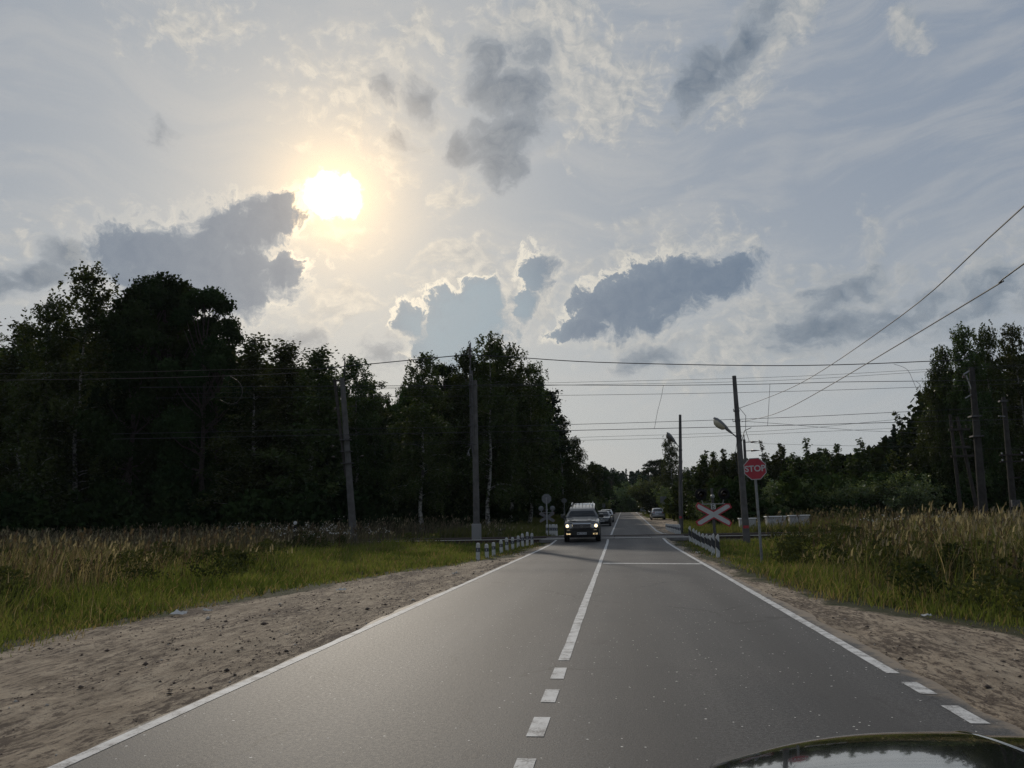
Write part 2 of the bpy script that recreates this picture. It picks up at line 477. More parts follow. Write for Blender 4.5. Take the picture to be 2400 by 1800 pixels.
def asphalt():
    m = newmat('worn asphalt'); t = NT(m.node_tree)
    tc = t.n('ShaderNodeTexCoord', out=None).outputs['Object']
    st = t.n('ShaderNodeMapping', out=None); t.link(tc, st.inputs[0]); st.inputs[3].default_value = (1, .06, 1)
    big = t.noise(tc, .35, 6, .6); streak = t.noise(st.outputs[0], 1.6, 4, .55); fine = t.noise(tc, 55, 5, .75)
    col = t.mix(t.sstep(streak, .3, .7), (.056, .056, .057), (.084, .081, .079))
    col = t.mix(t.math('MULTIPLY', t.sstep(big, .42, .7), .5), col, (.098, .090, .084))
    col = t.mix(t.math('MULTIPLY', t.sstep(fine, .52, .72), .6), col, (.19, .18, .17))
    col = t.mix(t.math('MULTIPLY', t.sstep(fine, .46, .30), .6), col, (.035, .033, .032))
    mid_ = t.noise(tc, 30, 4, .8)
    col = t.mix(1., col, t.n('ShaderNodeCombineXYZ', *[t.math('MULTIPLY_ADD', t.sstep(mid_, .34, .66), .8, .6)] * 3), 'MULTIPLY')
    grit = t.noise(tc, 130, 2, .7)
    col = t.mix(1., col, t.n('ShaderNodeCombineXYZ', *[t.math('MULTIPLY_ADD', t.sstep(grit, .36, .66), .9, .52)] * 3), 'MULTIPLY')
    # wheel tracks, polished and a little darker
    xx = t.n('ShaderNodeSeparateXYZ', tc, out=0); wob = t.math('MULTIPLY_ADD', t.noise(st.outputs[0], .5, 3, .5), .5, -.25)
    trk = None
    for c_ in (-2.85, -1.35, .15, 1.70):
        g_ = t.math('EXPONENT', t.math('MULTIPLY', t.math('POWER', t.math('ABSOLUTE', t.math('ADD', t.math('SUBTRACT', xx, c_), wob)), 2.), -9.))
        trk = g_ if trk is None else t.math('ADD', trk, g_)
    col = t.mix(t.math('MULTIPLY', trk, .52), col, (.046, .044, .043))
    # pale chips of stone
    vor = t.n('ShaderNodeTexVoronoi', i_Vector=tc, i_Scale=26., out=None)
    sz = t.n('ShaderNodeSeparateColor', vor.outputs['Color'], out=None)
    chip = t.math('MULTIPLY', t.math('LESS_THAN', vor.outputs['Distance'], t.math('MULTIPLY', t.math('POWER', sz.outputs[1], 2.5), .27)), t.math('GREATER_THAN', sz.outputs[0], .80))
    col = t.mix(chip, col, (.62, .60, .55))
    # dark drips of oil and old repairs
    blot = t.noise(t.n('ShaderNodeVectorMath', tc, (.8, .35, 1), operation='MULTIPLY'), 2.0, 5, .7)
    col = t.mix(t.math('MULTIPLY', t.sstep(blot, .60, .68), .55), col, (.04, .037, .036))
    # hairline cracks, only here and there
    cv = t.n('ShaderNodeVectorMath', t.noise(tc, 1.1, 5, .7, out=1), (1.1, 1.1, 0), tc, operation='MULTIPLY_ADD')
    ce = t.n('ShaderNodeTexVoronoi', i_Vector=t.n('ShaderNodeVectorMath', cv, (.42, .20, 1), operation='MULTIPLY'), i_Scale=1., feature='DISTANCE_TO_EDGE')
    ck = t.math('MULTIPLY', t.math('SUBTRACT', 1., t.sstep(ce, .002, .009)), t.sstep(t.noise(tc, .45, 3, .6), .46, .60))
    col = t.mix(t.math('MULTIPLY', ck, .75), col, (.022, .021, .020))
    # sand carried in from the verges
    ed = t.math('MAXIMUM', t.math('SUBTRACT', xx, 2.55), t.math('SUBTRACT', -3.64, xx))
    sand = t.sstep(t.math('ADD', ed, t.math('MULTIPLY_ADD', t.noise(tc, 2.6, 7, .75), .9, -.45)), -.10, .12)
    col = t.mix(t.math('MULTIPLY', sand, .8), col, (.27, .215, .155))
    b = t.n('ShaderNodeBump', out=None); b.inputs['Strength'].default_value = .55; b.inputs['Distance'].default_value = .006
    t.link(t.math('ADD', fine, t.math('MULTIPLY', chip, .8)), b.inputs['Height'])
    p = t.n('ShaderNodeBsdfPrincipled', out=None)
    t.link(col, p.inputs['Base Color']); t.link(b.outputs[0], p.inputs['Normal'])
    t.link(t.math('MULTIPLY_ADD', mid_, .3, .52), p.inputs['Roughness'])
    p.inputs['Specular IOR Level'].default_value = .22
    t.n('ShaderNodeOutputMaterial', p.outputs[0], out=None)
    return m


ASPH = asphalt()


def strip(name, y0, y1, xl, xr, m, lift=0., step=1.5, kind='structure', nx=1, ragged=0.):
    """a sheet along the road; xl, xr functions of y"""
    n = max(2, int((y1 - y0) / step) + 1)
    ys = np.linspace(y0, y1, n)
    v = []; f = []
    for i, y in enumerate(ys):
        a, b = float(xl(y)), float(xr(y))
        if ragged:
            a += (float(vnoise(y, 3.3, .5, 31)) - .5) * ragged + (float(vnoise(y, 3.3, 2.5, 33)) - .5) * ragged * 2; b += (float(vnoise(y, 7.7, .5, 32)) - .5) * ragged + (float(vnoise(y, 7.7, 2.5, 36)) - .5) * ragged * 2
        for k in range(nx + 1): v.append((lerp(a, b, k / nx), y, float(road_z(y)) + lift))
    w = nx + 1
    for i in range(n - 1):
        for k in range(nx): f.append((i * w + k, i * w + k + 1, (i + 1) * w + k + 1, (i + 1) * w + k))
    mb = MB(); mb.add(v, f)
    o = mb.build(name, m, smooth=40)
    if kind: tag(o, kind=kind)
    return o


dx = lambda y: float(road_dx(y))
strip('road', -25, 45.2, lambda y: XL - .10 + dx(y), lambda y: XR + .20 + dx(y), ASPH, step=.25, ragged=.10)
strip('road', 53.1, 320, lambda y: XL - .12 + dx(y), lambda y: XR + .45 + dx(y), ASPH, step=.6, ragged=.12)

def road_paint():
    m = newmat('worn white road paint'); t = NT(m.node_tree)
    tc = t.n('ShaderNodeTexCoord', out=None).outputs['Object']
    a = t.noise(tc, 6, 6, .65); b = t.noise(tc, 60, 6, .75)
    col = t.mix(t.sstep(a, .35, .7), (.60, .595, .575), (.40, .39, .375))
    wear = t.sstep(t.math('MULTIPLY_ADD', a, .55, t.math('MULTIPLY', b, .7)), .63, .74)
    col = t.mix(t.math('MULTIPLY', wear, .8), col, (.12, .115, .11))
    p = t.n('ShaderNodeBsdfPrincipled', col, i_Roughness=.75)
    t.n('ShaderNodeOutputMaterial', p, out=None)
    return m


PAINT = road_paint()
def line(y0, y1, x0, w, step=.6, x1=None):
    """a painted line between y0 and y1 centred on x0(y)"""
    return strip('road_marking', y0, y1, lambda y: x0(y) - w / 2, lambda y: x0(y) + w / 2, PAINT, .004, step, ragged=.008)
line(-8, 44.9, lambda y: XL, .115, .15)
line(8.45, 44.9, lambda y: XC, .115, .15)
for a, b in ((7.52, 8.05), (6.6, 7.08), (5.61, 6.13), (4.62, 5.12), (3.6, 4.1)): line(a, b, lambda y: XC, .125)
line(7.86, 44.9, lambda y: XR, .115, .15)
for a, b in ((7.02, 7.48), (6.11, 6.63), (5.2, 5.7), (4.2, 4.7), (3.2, 3.7)): line(a, b, lambda y: XR, .13)
FL = lambda y: .55 * max(0, (61 - y) / 8) ** 1.5 if y < 61 else 0
line(53.4, 178, lambda y: XC + .04 + dx(y), .13)
line(53.4, 178, lambda y: XL - .05 + dx(y) - FL(y), .13)
line(53.4, 178, lambda y: XR + .28 + dx(y) + FL(y), .13)
mbs = MB()
mbs.quad((XC + .10, 24.72, .0035), (XR - .06, 23.85, .0035), (XR - .06, 24.25, .0035), (XC + .10, 25.12, .0035))
tag(mbs.build('road_marking', PAINT), kind='structure')

# ------------------------------------------------------------------ railway
RUST = mat('rusty rail steel', (.07, .045, .035), .7, .4, var=(9, (.035, .026, .022), .2))
SHINY = mat('polished rail head', (.62, .60, .57), .3, 1.)
DULL = mat('dull rail head', (.11, .09, .08), .6, .4)
CONC = mat('grey crossing concrete', (.20, .19, .18), .85, var=(3, (.12, .115, .105), .2), bump=(30, .4, .01))
GRAV = mat('dark ballast stones', (.045, .040, .036), .95, spec=.1, var=(14, (.02, .018, .017), .2), bump=(16, 1., .06))
mb = MB()
for sx in ((-160, -4.4), (3.5, 160)):
    mb.loft([[(x, 45.0, -.2), (x, 45.5, -.012), (x, 52.6, -.012), (x, 53.2, -.2)] for x in sx], caps=True)
tag(mb.build('gravel_bed', GRAV), kind='stuff')
for y, lb in ((46.2, 'nearest steel rail of the crossing, shining in front of the white posts'), (47.72, 'second steel rail from the front at the crossing'),
              (50.3, 'third steel rail at the crossing, on the far track'), (51.82, 'farthest steel rail at the crossing')):
    t_ = thing('rail', lb, 'rail', (0, y, 0), group='rails of the level crossing')
    w = MB(); w.loft([[(x, -.06, .0), (x, .06, .0), (x, .06, .02), (x, .012, .035), (x, .012, .13), (x, .03, .14), (x, .03, .158), (x, -.03, .158), (x, -.03, .14), (x, -.012, .13), (x, -.012, .035), (x, -.06, .02)] for x in (-160, 160)])
    w.build('rail_web', RUST, t_)
    h = MB(); h.loft([[(x, -.036, .158), (x, .036, .158), (x, .036, .178), (x, .028, .185), (x, -.028, .185), (x, -.036, .178)] for x in (-160, 160)])
    h.build('rail_head', SHINY if y < 47 else DULL, t_)
def slab(y0, y1, n, lab):
    xs = np.linspace(-4.6, 4.0, n + 1)
    t_ = thing('crossing_deck', lab, 'crossing deck', (0, (y0 + y1) / 2, 0), group='concrete decks between the rails')
    for i in range(n):
        b = MB(); b.box(((xs[i] + xs[i + 1]) / 2, 0, .07 + random.uniform(-.006, .004)), (xs[i + 1] - xs[i] - .03, y1 - y0, .17), bev=.012)
        b.build('panel', CONC, t_)
slab(45.15, 46.12, 4, 'worn grey concrete deck in front of the nearest rail')
slab(46.32, 47.60, 4, 'grey concrete deck between the two nearest rails')
slab(47.84, 50.18, 4, 'grey concrete deck between the two tracks')
slab(50.42, 51.70, 4, 'grey concrete deck between the two farthest rails')
slab(51.94, 53.15, 4, 'grey concrete deck behind the farthest rail')

# ------------------------------------------------------------------ trees
def leaf_material(name, ca, cb, transl, gloss=.10):
    m = newmat(name); t = NT(m.node_tree)
    at_ = t.n('ShaderNodeAttribute', out=None, attribute_name='Col').outputs['Color']
    k = t.n('ShaderNodeSeparateColor', at_, out=0)
    oi = t.n('ShaderNodeObjectInfo', out=None).outputs['Random']
    col = t.mix(k, ca, cb)
    hs = t.n('ShaderNodeHueSaturation', out=None)
    t.link(col, hs.inputs['Color'])
    t.link(t.math('MULTIPLY_ADD', oi, .05, .475), hs.inputs['Hue'])
    t.link(t.math('MULTIPLY_ADD', oi, .5, .75), hs.inputs['Value'])
    dif = t.n('ShaderNodeBsdfDiffuse', hs.outputs[0])
    tr = t.n('ShaderNodeBsdfTranslucent', t.mix(1., hs.outputs[0], (1.3, 1.25, .55), 'MULTIPLY'))
    gl = t.n('ShaderNodeBsdfGlossy', (.6, .6, .6, 1), .5)
    s1 = t.n('ShaderNodeMixShader', transl, dif, tr)
    fr = t.n('ShaderNodeFresnel', 1.25)
    s2 = t.n('ShaderNodeMixShader', t.math('MULTIPLY', fr, gloss), s1, gl)
    t.n('ShaderNodeOutputMaterial', s2, out=None)
    return m


LEAF_B = leaf_material('birch leaves', (.024, .040, .015), (.072, .092, .032), .24)
LEAF_O = leaf_material('broad dark leaves', (.014, .025, .010), (.036, .054, .020), .18, 0.)
LEAF_S = leaf_material('conifer needles', (.014, .027, .015), (.034, .050, .025), .05)
LEAF_W = leaf_material('willow leaves', (.06, .09, .045), (.15, .19, .095), .28)
BARK_B = mat('birch bark', (.34, .33, .30), .85, var=(3.5, (.05, .045, .04), .08), bump=(20, .4, .02))
BARK_D = mat('dark bark', (.055, .042, .032), .95, var=(6, (.025, .02, .016), .2), bump=(20, .7, .03))


def leaves(C, size, up=.3, elong=1.7, rg=rng):
    """rhombic leaves at centres C: verts, quads"""
    n = len(C)
    a = rg.normal(size=(n, 3)); a /= np.linalg.norm(a, axis=1)[:, None]
    b = rg.normal(size=(n, 3)); b -= a * (a * b).sum(1)[:, None]; b /= np.linalg.norm(b, axis=1)[:, None]
    s = (size * rg.uniform(.6, 1.35, n))[:, None]
    a = a * s * elong * .5; b = b * s * .5
    V = np.stack([C - a, C + b - a * .1, C + a, C - b - a * .1], 1).reshape(-1, 3)
    return V, np.arange(n * 4).reshape(n, 4)


def path_pts(p0, d, L, droop, n=6, wob=.06):
    pts = [np.array(p0, float)]
    d = np.array(d, float) / np.linalg.norm(d)
    for i in range(n):
        d = d + np.array([0, 0, -droop / n]) + rng.normal(size=3) * wob
        d /= np.linalg.norm(d)
        pts.append(pts[-1] + d * L / n)
    return np.array(pts)


def tree_mesh(kind, H=20., seed=0):
    """trunk and crown meshes of a tree H metres high"""
    global rng
    rng = np.random.default_rng(seed * 13 + 5)
    wood = MB(); C = []; tint = []
    def put(pts, size_t):
        C.append(pts); tint.append(np.full(len(pts), size_t))
    lean = rng.normal(size=2) * .02 * H
    nt = 9
    tz = np.linspace(0, 1, nt)
    tx = lean[0] * tz ** 1.5 + np.cumsum(rng.normal(size=nt) * .006 * H) * (tz > 0)
    ty = lean[1] * tz ** 1.5 + np.cumsum(rng.normal(size=nt) * .006 * H) * (tz > 0)
    ax = lambda t: np.array([np.interp(t, tz, tx), np.interp(t, tz, ty), t * H])
    r0_ = H * (.0085 if kind in ('birch', 'aspen') else .013)
    top = .985
    wood.tube([tuple(ax(t)) for t in tz * top], [max(.015, r0_ * (1 - .93 * t)) * (1.35 if t == 0 else 1) for t in tz], 8)
    lsz = .2; mat_l = LEAF_B; bark = BARK_B
    if kind in ('birch', 'aspen'):
        nb = 85; lo = .16 if kind == 'birch' else .12
        for k in range(nb):
            t = lo + (.985 - lo) * (k + rng.uniform()) / nb
            az = rng.uniform(0, 6.283)
            prof = (1 - (t - lo) / (1 - lo)) ** .62 * (.55 + .45 * min(1, (t - lo) / .18))
            L = H * (.155 * prof * rng.uniform(.65, 1.25) + .025 if kind == 'birch' else .17 * (1 - t) ** .85 * rng.uniform(.6, 1.3) + .010)
            inc = rng.uniform(.55, 1.1) + .5 * t
            p = path_pts(ax(t), (math.cos(az), math.sin(az), inc), L, 1.5 if kind == 'birch' else .5, 6)
            if k % 2 == 0: wood.tube([tuple(q) for q in p], [max(.008, r0_ * .28 * (1 - t * .6) * (1 - .8 * i / 6)) for i in range(7)], 4, False)
            tt = rng.uniform(.3, .8)
            m_ = int(7 + L * 8)
            for j in range(m_):
                q = p[min(6, int(rng.uniform(.22, 1) ** .8 * 6.99))] + rng.normal(size=3) * np.array([.3, .3, .25])
                if kind == 'birch':
                    h = rng.uniform(.25, 1.35) * (.6 + .6 * prof); nl = 6 + int(h * 5)
                    s_ = np.linspace(0, 1, nl)[:, None]
                    pts = q + np.concatenate([rng.normal(size=(nl, 2)) * .06, np.zeros((nl, 1))], 1) + s_ * np.array([rng.normal() * .14, rng.normal() * .14, -h])
                else:
                    nl = 9
                    pts = q + rng.normal(size=(nl, 3)) * .2
                put(pts, np.clip(tt + rng.normal() * .12, 0, 1))
        lsz = .14
    elif kind == 'oak':
        mat_l = LEAF_O; bark = BARK_D
        nb = 52
        for k in range(nb):
            t = rng.uniform(.14, 1.0)
            a = rng.uniform(0, 6.283)
            prof = math.sqrt(max(.06, 1 - ((t - .5) / .52) ** 2))
            rr = H * .17 * prof * math.sqrt(rng.uniform(.25, 1))
            c = ax(min(t, .93)) + np.array([math.cos(a) * rr, math.sin(a) * rr, 0])
            rb = H * rng.uniform(.034, .062) * (1.15 - .35 * t)
            st = ax(max(.25, t * .75))
            mid = (st + c) / 2 + np.array([0, 0, -.02 * H])
            wood.tube([tuple(st), tuple(mid), tuple(c)], [r0_ * .35, r0_ * .2, r0_ * .06], 5, False)
            nl = int(430 * (rb / 1.0) ** 1.6)
            dirs = rng.normal(size=(nl, 3)); dirs /= np.linalg.norm(dirs, axis=1)[:, None]
            rad = rb * np.clip(rng.normal(.78, .27, nl), 0.1, 1.4)
            put(c + dirs * rad[:, None] * np.array([1, 1, .85]), rng.uniform(.2, .8))
        lsz = .19
    elif kind == 'spruce':
        mat_l = LEAF_S; bark = BARK_D
        nb = 120
        for k in range(nb):
            t = .06 + .93 * (k + rng.uniform()) / nb
            az = rng.uniform(0, 6.283)
            L = H * .165 * (1 - t) ** .85 * rng.uniform(.75, 1.15) + .012 * H
            p = path_pts(ax(t), (math.cos(az), math.sin(az), .15 - .35 * (1 - t)), L, -.1, 5, .03)
            nl = int(10 + L * 36)
            i = rng.uniform(.05, 1, nl) * 4.99; i0 = i.astype(int); fr = (i - i0)[:, None]
            q = p[i0] * (1 - fr) + p[i0 + 1] * fr
            side = np.array([-math.sin(az), math.cos(az), 0])
            q = q + side * (rng.normal(size=nl) * .16 * (1.3 - i / 5) * L)[:, None] + np.array([0, 0, 1]) * (-np.abs(rng.normal(size=nl)) * .17)[:, None]
            put(q, rng.uniform(.2, .8))
        lsz = .2
    elif kind == 'pine':
        mat_l = LEAF_S; bark = BARK_D
        for k in range(34):
            t = rng.uniform(.45, 1.0); az = rng.uniform(0, 6.283)
            L = H * .15 * (1.15 - t) ** .5 * rng.uniform(.7, 1.3)
            p = path_pts(ax(min(t, .97)), (math.cos(az), math.sin(az), .35), L, -.35, 5, .08)
            wood.tube([tuple(q) for q in p], [max(.01, r0_ * .3 * (1 - i / 6)) for i in range(6)], 5, False)
            for j in range(9):
                c = p[rng.integers(2, 6)] + rng.normal(size=3) * np.array([.45, .45, .2])
                put(c + rng.normal(size=(26, 3)) * np.array([.25, .25, .13]), rng.uniform(.2, .7))
        lsz = .17
    elif kind == 'thicket':   # several slim stems, each a loose feathery spire
        mat_l = LEAF_B; bark = BARK_D
        wood = MB()
        for k in range(11):
            a = rng.uniform(0, 6.283); q = H * .24 * math.sqrt(rng.uniform(0, 1)) if k else 0
            h = H * (1. if k == 0 else rng.uniform(.55, .96))
            p = path_pts((math.cos(a) * q * .5, math.sin(a) * q * .5, 0), (math.cos(a) * q * .5 / h, math.sin(a) * q * .5 / h, 1), h, -.1, 8, .035)
            wood.tube([tuple(z_) for z_ in p], [.010 * H * (1 - .92 * i / 8) for i in range(9)], 5, False)
            tt = rng.uniform(.25, .8)
            for j in range(120):
                s_ = rng.uniform(.02, 1) ** 1.3
                i = s_ * 7.99; i0 = int(i); c = p[i0] * (1 - i + i0) + p[i0 + 1] * (i - i0)
                rad = H * (.115 * (1 - s_) ** .8 + .008) * rng.uniform(.1, 1.15)
                b_ = rng.uniform(0, 6.283)
                e = c + np.array([math.cos(b_) * rad, math.sin(b_) * rad, rad * .6])
                nl = 9 if s_ < .85 else 6
                put(c + (e - c) * rng.uniform(.25, 1.05, (nl, 1)) + rng.normal(size=(nl, 3)) * .012 * H, np.clip(tt + rng.normal() * .12, 0, 1))
        lsz = .017 * H
    else:  # willow bush: many stems from the ground
        mat_l = LEAF_W; bark = BARK_D
        wood = MB()
        for k in range(34):
            az = rng.uniform(0, 6.283)
            p = path_pts((rng.normal() * .03 * H, rng.normal() * .03 * H, 0), (math.cos(az), math.sin(az), rng.uniform(.9, 4.5)), H * rng.uniform(.6, 1.08), .35, 7, .09)
            wood.tube([tuple(q) for q in p], [.012 * H * (1 - .85 * i / 7) for i in range(8)], 5, False)
            for j in range(34):
                i = rng.uniform(.15, 1) * 6.99; i0 = int(i)
                c = p[i0] * (1 - i + i0) + p[i0 + 1] * (i - i0) + rng.normal(size=3) * .055 * H
                put(c + rng.normal(size=(11, 3)) * .03 * H, np.clip(rng.normal(.5, .2), 0, 1))
        lsz = .028 * H
    C = np.concatenate(C); T = np.concatenate(tint)
    C[:, 2] = np.maximum(C[:, 2], .02 * H)
    V, Q = leaves(C, lsz, rg=rng)
    T = np.clip(T + rng.normal(size=len(T)) * .14, 0, 1)
    tw = wood.build('trunk', bark, smooth=60)
    cr = np_mesh('crown', V, Q, mat_l, 4, np.repeat(T, 4)[:, None] * np.ones(3))
    me = (tw.data, cr.data)
    bpy.data.objects.remove(tw); bpy.data.objects.remove(cr)
    ztop = float(np.percentile(C[:, 2], 99.9))
    w98 = float(np.percentile(np.hypot(C[:, 0] - lean[0] * .5, C[:, 1] - lean[1] * .5), 95))
    return me, ztop, w98, (C, T)


MODELS = {}
for kind, n, H in (('birch', 4, 20), ('aspen', 3, 18), ('oak', 3, 22), ('spruce', 2, 18), ('pine', 1, 17), ('willow', 4, 6), ('thicket', 4, 9)):
    MODELS[kind] = [tree_mesh(kind, H, i + 10 * len(kind)) for i in range(n)]


def tree(kind, var, u, v, Y, label, wf=1., name=None, cat='tree', group=None, rz=None):
    """a tree whose top stands at photo point (u, v) when it is Y metres down the road"""
    top = at(u * S, v * S, Y)
    me, zt, w98, _ = MODELS[kind][var % len(MODELS[kind])]
    gzv = gz1(top.x, Y) - .05
    k = (top.z - gzv) / zt
    t_ = thing(name or {'birch': 'birch_tree', 'aspen': 'aspen_tree', 'oak': 'oak_tree', 'spruce': 'spruce_tree', 'pine': 'pine_tree', 'willow': 'willow_bush', 'thicket': 'young_tree'}[kind], label, cat, (top.x, Y, gzv), random.uniform(0, 6.28) if rz is None else rz, group)
    t_.scale = (k * wf, k * wf, k)
    for nm, m_ in zip(('trunk', 'crown'), me): link_obj(nm, m_, t_)
    return t_


GL, GR, GF = 'trees of the left wood edge', 'trees of the right wood edge', 'trees along the far road'
TREES = [
    ('birch', 0, 18, 722, 74, 'dark birch cut by the left picture edge', 1.3, GL),
    ('aspen', 0, 82, 704, 70, 'bushy dark tree just left of the twin topped birch', 1.5, GL),
    ('birch', 1, 128, 642, 66, 'lower birch leaning against the tallest birch on its left', 1.15, GL),
    ('birch', 2, 190, 588, 66, 'tallest birch of the left wood with loose feathery top', 1.25, GL),
    ('oak', 0, 305, 612, 66, 'huge lumpy dark tree with sky gaps below its crown top', .95, GL),
    ('oak', 1, 382, 608, 69, 'broad dark tree filling the middle of the tall left wood', 1.05, GL),
    ('oak', 2, 458, 630, 66, 'round dark tree ending the tall left wood on its right', .9, GL),
    ('oak', 0, 484, 688, 68, 'lower dark tree filling the right foot of the tall left wood', .8, GL),
    ('oak', 1, 345, 640, 72, 'dark tree closing the gap between the lumpy ones', 1.0, GL),
    ('aspen', 1, 545, 722, 66, 'slim tree just right of the tall lumpy ones', 1.6, GL),
    ('aspen', 2, 612, 735, 68, 'feathery pointed tree left of the leaning concrete pole group', 1.7, GL),
    ('aspen', 0, 668, 757, 66, 'pointed tree under the left end of the heavy wire', 1.7, GL),
    ('aspen', 1, 704, 800, 72, 'small pointed tree ending the feathery row at the gap', 1.2, GL),
    ('birch', 3, 764, 773, 70, 'birch standing directly behind the leaning concrete pole', 1.3, GL),
    ('birch', 0, 822, 825, 78, 'low drooping birch right of the leaning concrete pole', 1.5, GL),
    ('birch', 1, 868, 838, 88, 'lowest birch in the dip of the left tree line', 1.1, GL),
    ('birch', 2, 912, 758, 66, 'yellowish birch with a pale bare trunk between the two left poles', 1.35, GL),
    ('oak', 1, 955, 788, 80, 'very dark tree behind the yellowish birch', .7, GL),
    ('birch', 3, 1003, 755, 72, 'birch just left of the tall two part pole', 1.4, GL),
    ('birch', 0, 1048, 717, 70, 'tallest birch right behind the tall two part pole', 1.25, GL),
    ('birch', 1, 1095, 745, 74, 'wide birch on the right shoulder of the middle wood', 1.35, GL),
    ('birch', 2, 1135, 790, 78, 'drooping birch below the right shoulder of the middle wood', 1.3, GL),
    ('pine', 0, 1168, 834, 86, 'pine pushing flat dark branches out of the birches over the road', 1.3, GL),
    ('birch', 3, 1212, 897, 96, 'weeping birch stepping down towards the oncoming cars', 1.3, GL),
    ('birch', 0, 1236, 945, 112, 'last weeping birch left of the far road', 1.3, GL),
    # along the far road
    ('thicket', 2, 1268, 1000, 150, 'rounded tree behind the last weeping birch', 1.9, GF),
    ('oak', 0, 1292, 1003, 165, 'dark rounded tree left of the road crest', 1.4, GF),
    ('oak', 2, 1316, 1022, 190, 'low dark tree just left of the centre line end', 1.5, GF),
    ('willow', 0, 1262, 1062, 120, 'grey green willow above the third oncoming car', 1.3, GF),
    ('willow', 1, 1296, 1078, 150, 'low willow in the shade left of the crest', 1.4, GF),
    ('oak', 1, 1345, 1040, 215, 'dark tree straight above the road crest', 1.5, GF),
    ('willow', 2, 1372, 1040, 185, 'pale rounded willow right of the road crest', 1.3, GF),
    ('willow', 3, 1410, 1032, 140, 'large rounded willow over the parked silver car', 1.2, GF),
    ('willow', 0, 1448, 1046, 128, 'rounded willow between parked car and far lamp pole', 1.2, GF),
    ('oak', 0, 1412, 994, 230, 'small round topped tree on the far ridge', 1.5, GF),
    ('birch', 1, 1443, 944, 135, 'lone tall weeping birch behind the far lamp pole', 1.25, GF),
    ('willow', 1, 1478, 1052, 100, 'willow right behind the far lamp pole', 1.2, GF),
    # right
    ('thicket', 1, 1512, 976, 88, 'thin topped young tree right of the far lamp pole', 1.35, GR),
    ('thicket', 2, 1552, 972, 84, 'bushy young tree above the left signal lamp', 1.4, GR),
    ('thicket', 0, 1590, 985, 86, 'bushy young tree just left of the near lamp pole', 1.4, GR),
    ('thicket', 1, 1656, 954, 100, 'small peaked tree above the stop sign', 1.2, GR),
    ('thicket', 2, 1700, 1000, 100, 'dark low tree right of the stop sign', 1.4, GR),
    ('thicket', 0, 1740, 954, 92, 'twin peaked dark tree above the cabinets', 1.35, GR),
    ('thicket', 1, 1788, 962, 94, 'pointed dark tree right of the twin peaked one', 1.35, GR),
    ('thicket', 2, 1836, 972, 82, 'lower pointed tree at the foot of the right wood', 1.35, GR),
    ('thicket', 0, 1874, 952, 80, 'pointed tree where the right wood starts rising', 1.4, GR),
    ('spruce', 0, 1916, 918, 76, 'conical dark tree left of the tall right birches', 1.3, GR),
    ('thicket', 1, 1966, 892, 74, 'slim dark tree leaning on the tall right birches', 1.3, GR),
    ('birch', 2, 2004, 795, 70, 'outermost left birch of the tall right group', 1.0, GR),
    ('birch', 3, 2036, 748, 70, 'birch with pointed top second in the tall right group', .95, GR),
    ('birch', 0, 2078, 707, 68, 'tall birch above the right catenary pole', .95, GR),
    ('birch', 1, 2130, 703, 68, 'tall birch in the middle of the right group', .95, GR),
    ('birch', 2, 2188, 697, 68, 'tallest birch at the right picture edge', .95, GR),
    ('birch', 3, 2240, 712, 70, 'birch partly outside the right picture edge', 1., GR),
    ('willow', 2, 1668, 1062, 66, 'grey green willow bush behind the stop sign post', 1.1, GR),
    ('willow', 3, 1708, 1030, 72, 'large rounded willow bush right of the stop sign', 1.2, GR),
    ('willow', 0, 1752, 1066, 70, 'bright green willow bush above the right cabinet', 1., GR),
    ('willow', 1, 1600, 1066, 66, 'pale willow bush behind the near lamp pole', 1., GR),
    ('willow', 2, 1540, 1075, 70, 'willow bush behind the crossing signal', 1.1, GR),
    ('willow', 3, 1848, 1040, 66, 'leafy bush at the foot of the right wood', 1.2, GR),
    ('willow', 0, 1908, 1030, 66, 'dark bush under the conical tree', 1.2, GR),
    ('willow', 1, 1965, 1020, 64, 'dark bush under the outer right birches', 1.2, GR),
]
for kind, var, u, v, Y, lab, wf, gr in TREES:
    tree(kind, var, u, v, Y, lab, wf, cat='bush' if kind == 'willow' else 'tree', group=gr)


def forest(name, spots, m, lsz, per, seed):
    """a wood that reads as one mass: many coarse crowns in one mesh"""
    rg = np.random.default_rng(seed)
    Cs = []; Ts = []
    for x, y, h, w, kd in spots:
        n = per
        t = rg.uniform(0, 1, n)
        if kd: rad = w * (1 - t) ** .8
        else: rad = w * np.sqrt(np.clip(1 - ((t - .45) / .58) ** 2, 0, 1))
        a = rg.uniform(0, 6.283, n); rr = rad * np.sqrt(rg.uniform(.05, 1, n)) * (1 + .25 * np.sin(a * 3 + t * 9 + x))
        Cs.append(np.stack([x + rr * np.cos(a), y + rr * np.sin(a), gz1(x, y) + t * h], 1)); Ts.append(np.full(n, rg.uniform(.1, .8)))
    C = np.concatenate(Cs); T = np.clip(np.concatenate(Ts) + rg.normal(size=len(C)) * .12, 0, 1)
    V, Q = leaves(C, lsz, rg=rg)
    o = np_mesh(name, V, Q, m, 4, np.repeat(T, 4)[:, None] * np.ones(3))
    tag(o, kind='stuff')


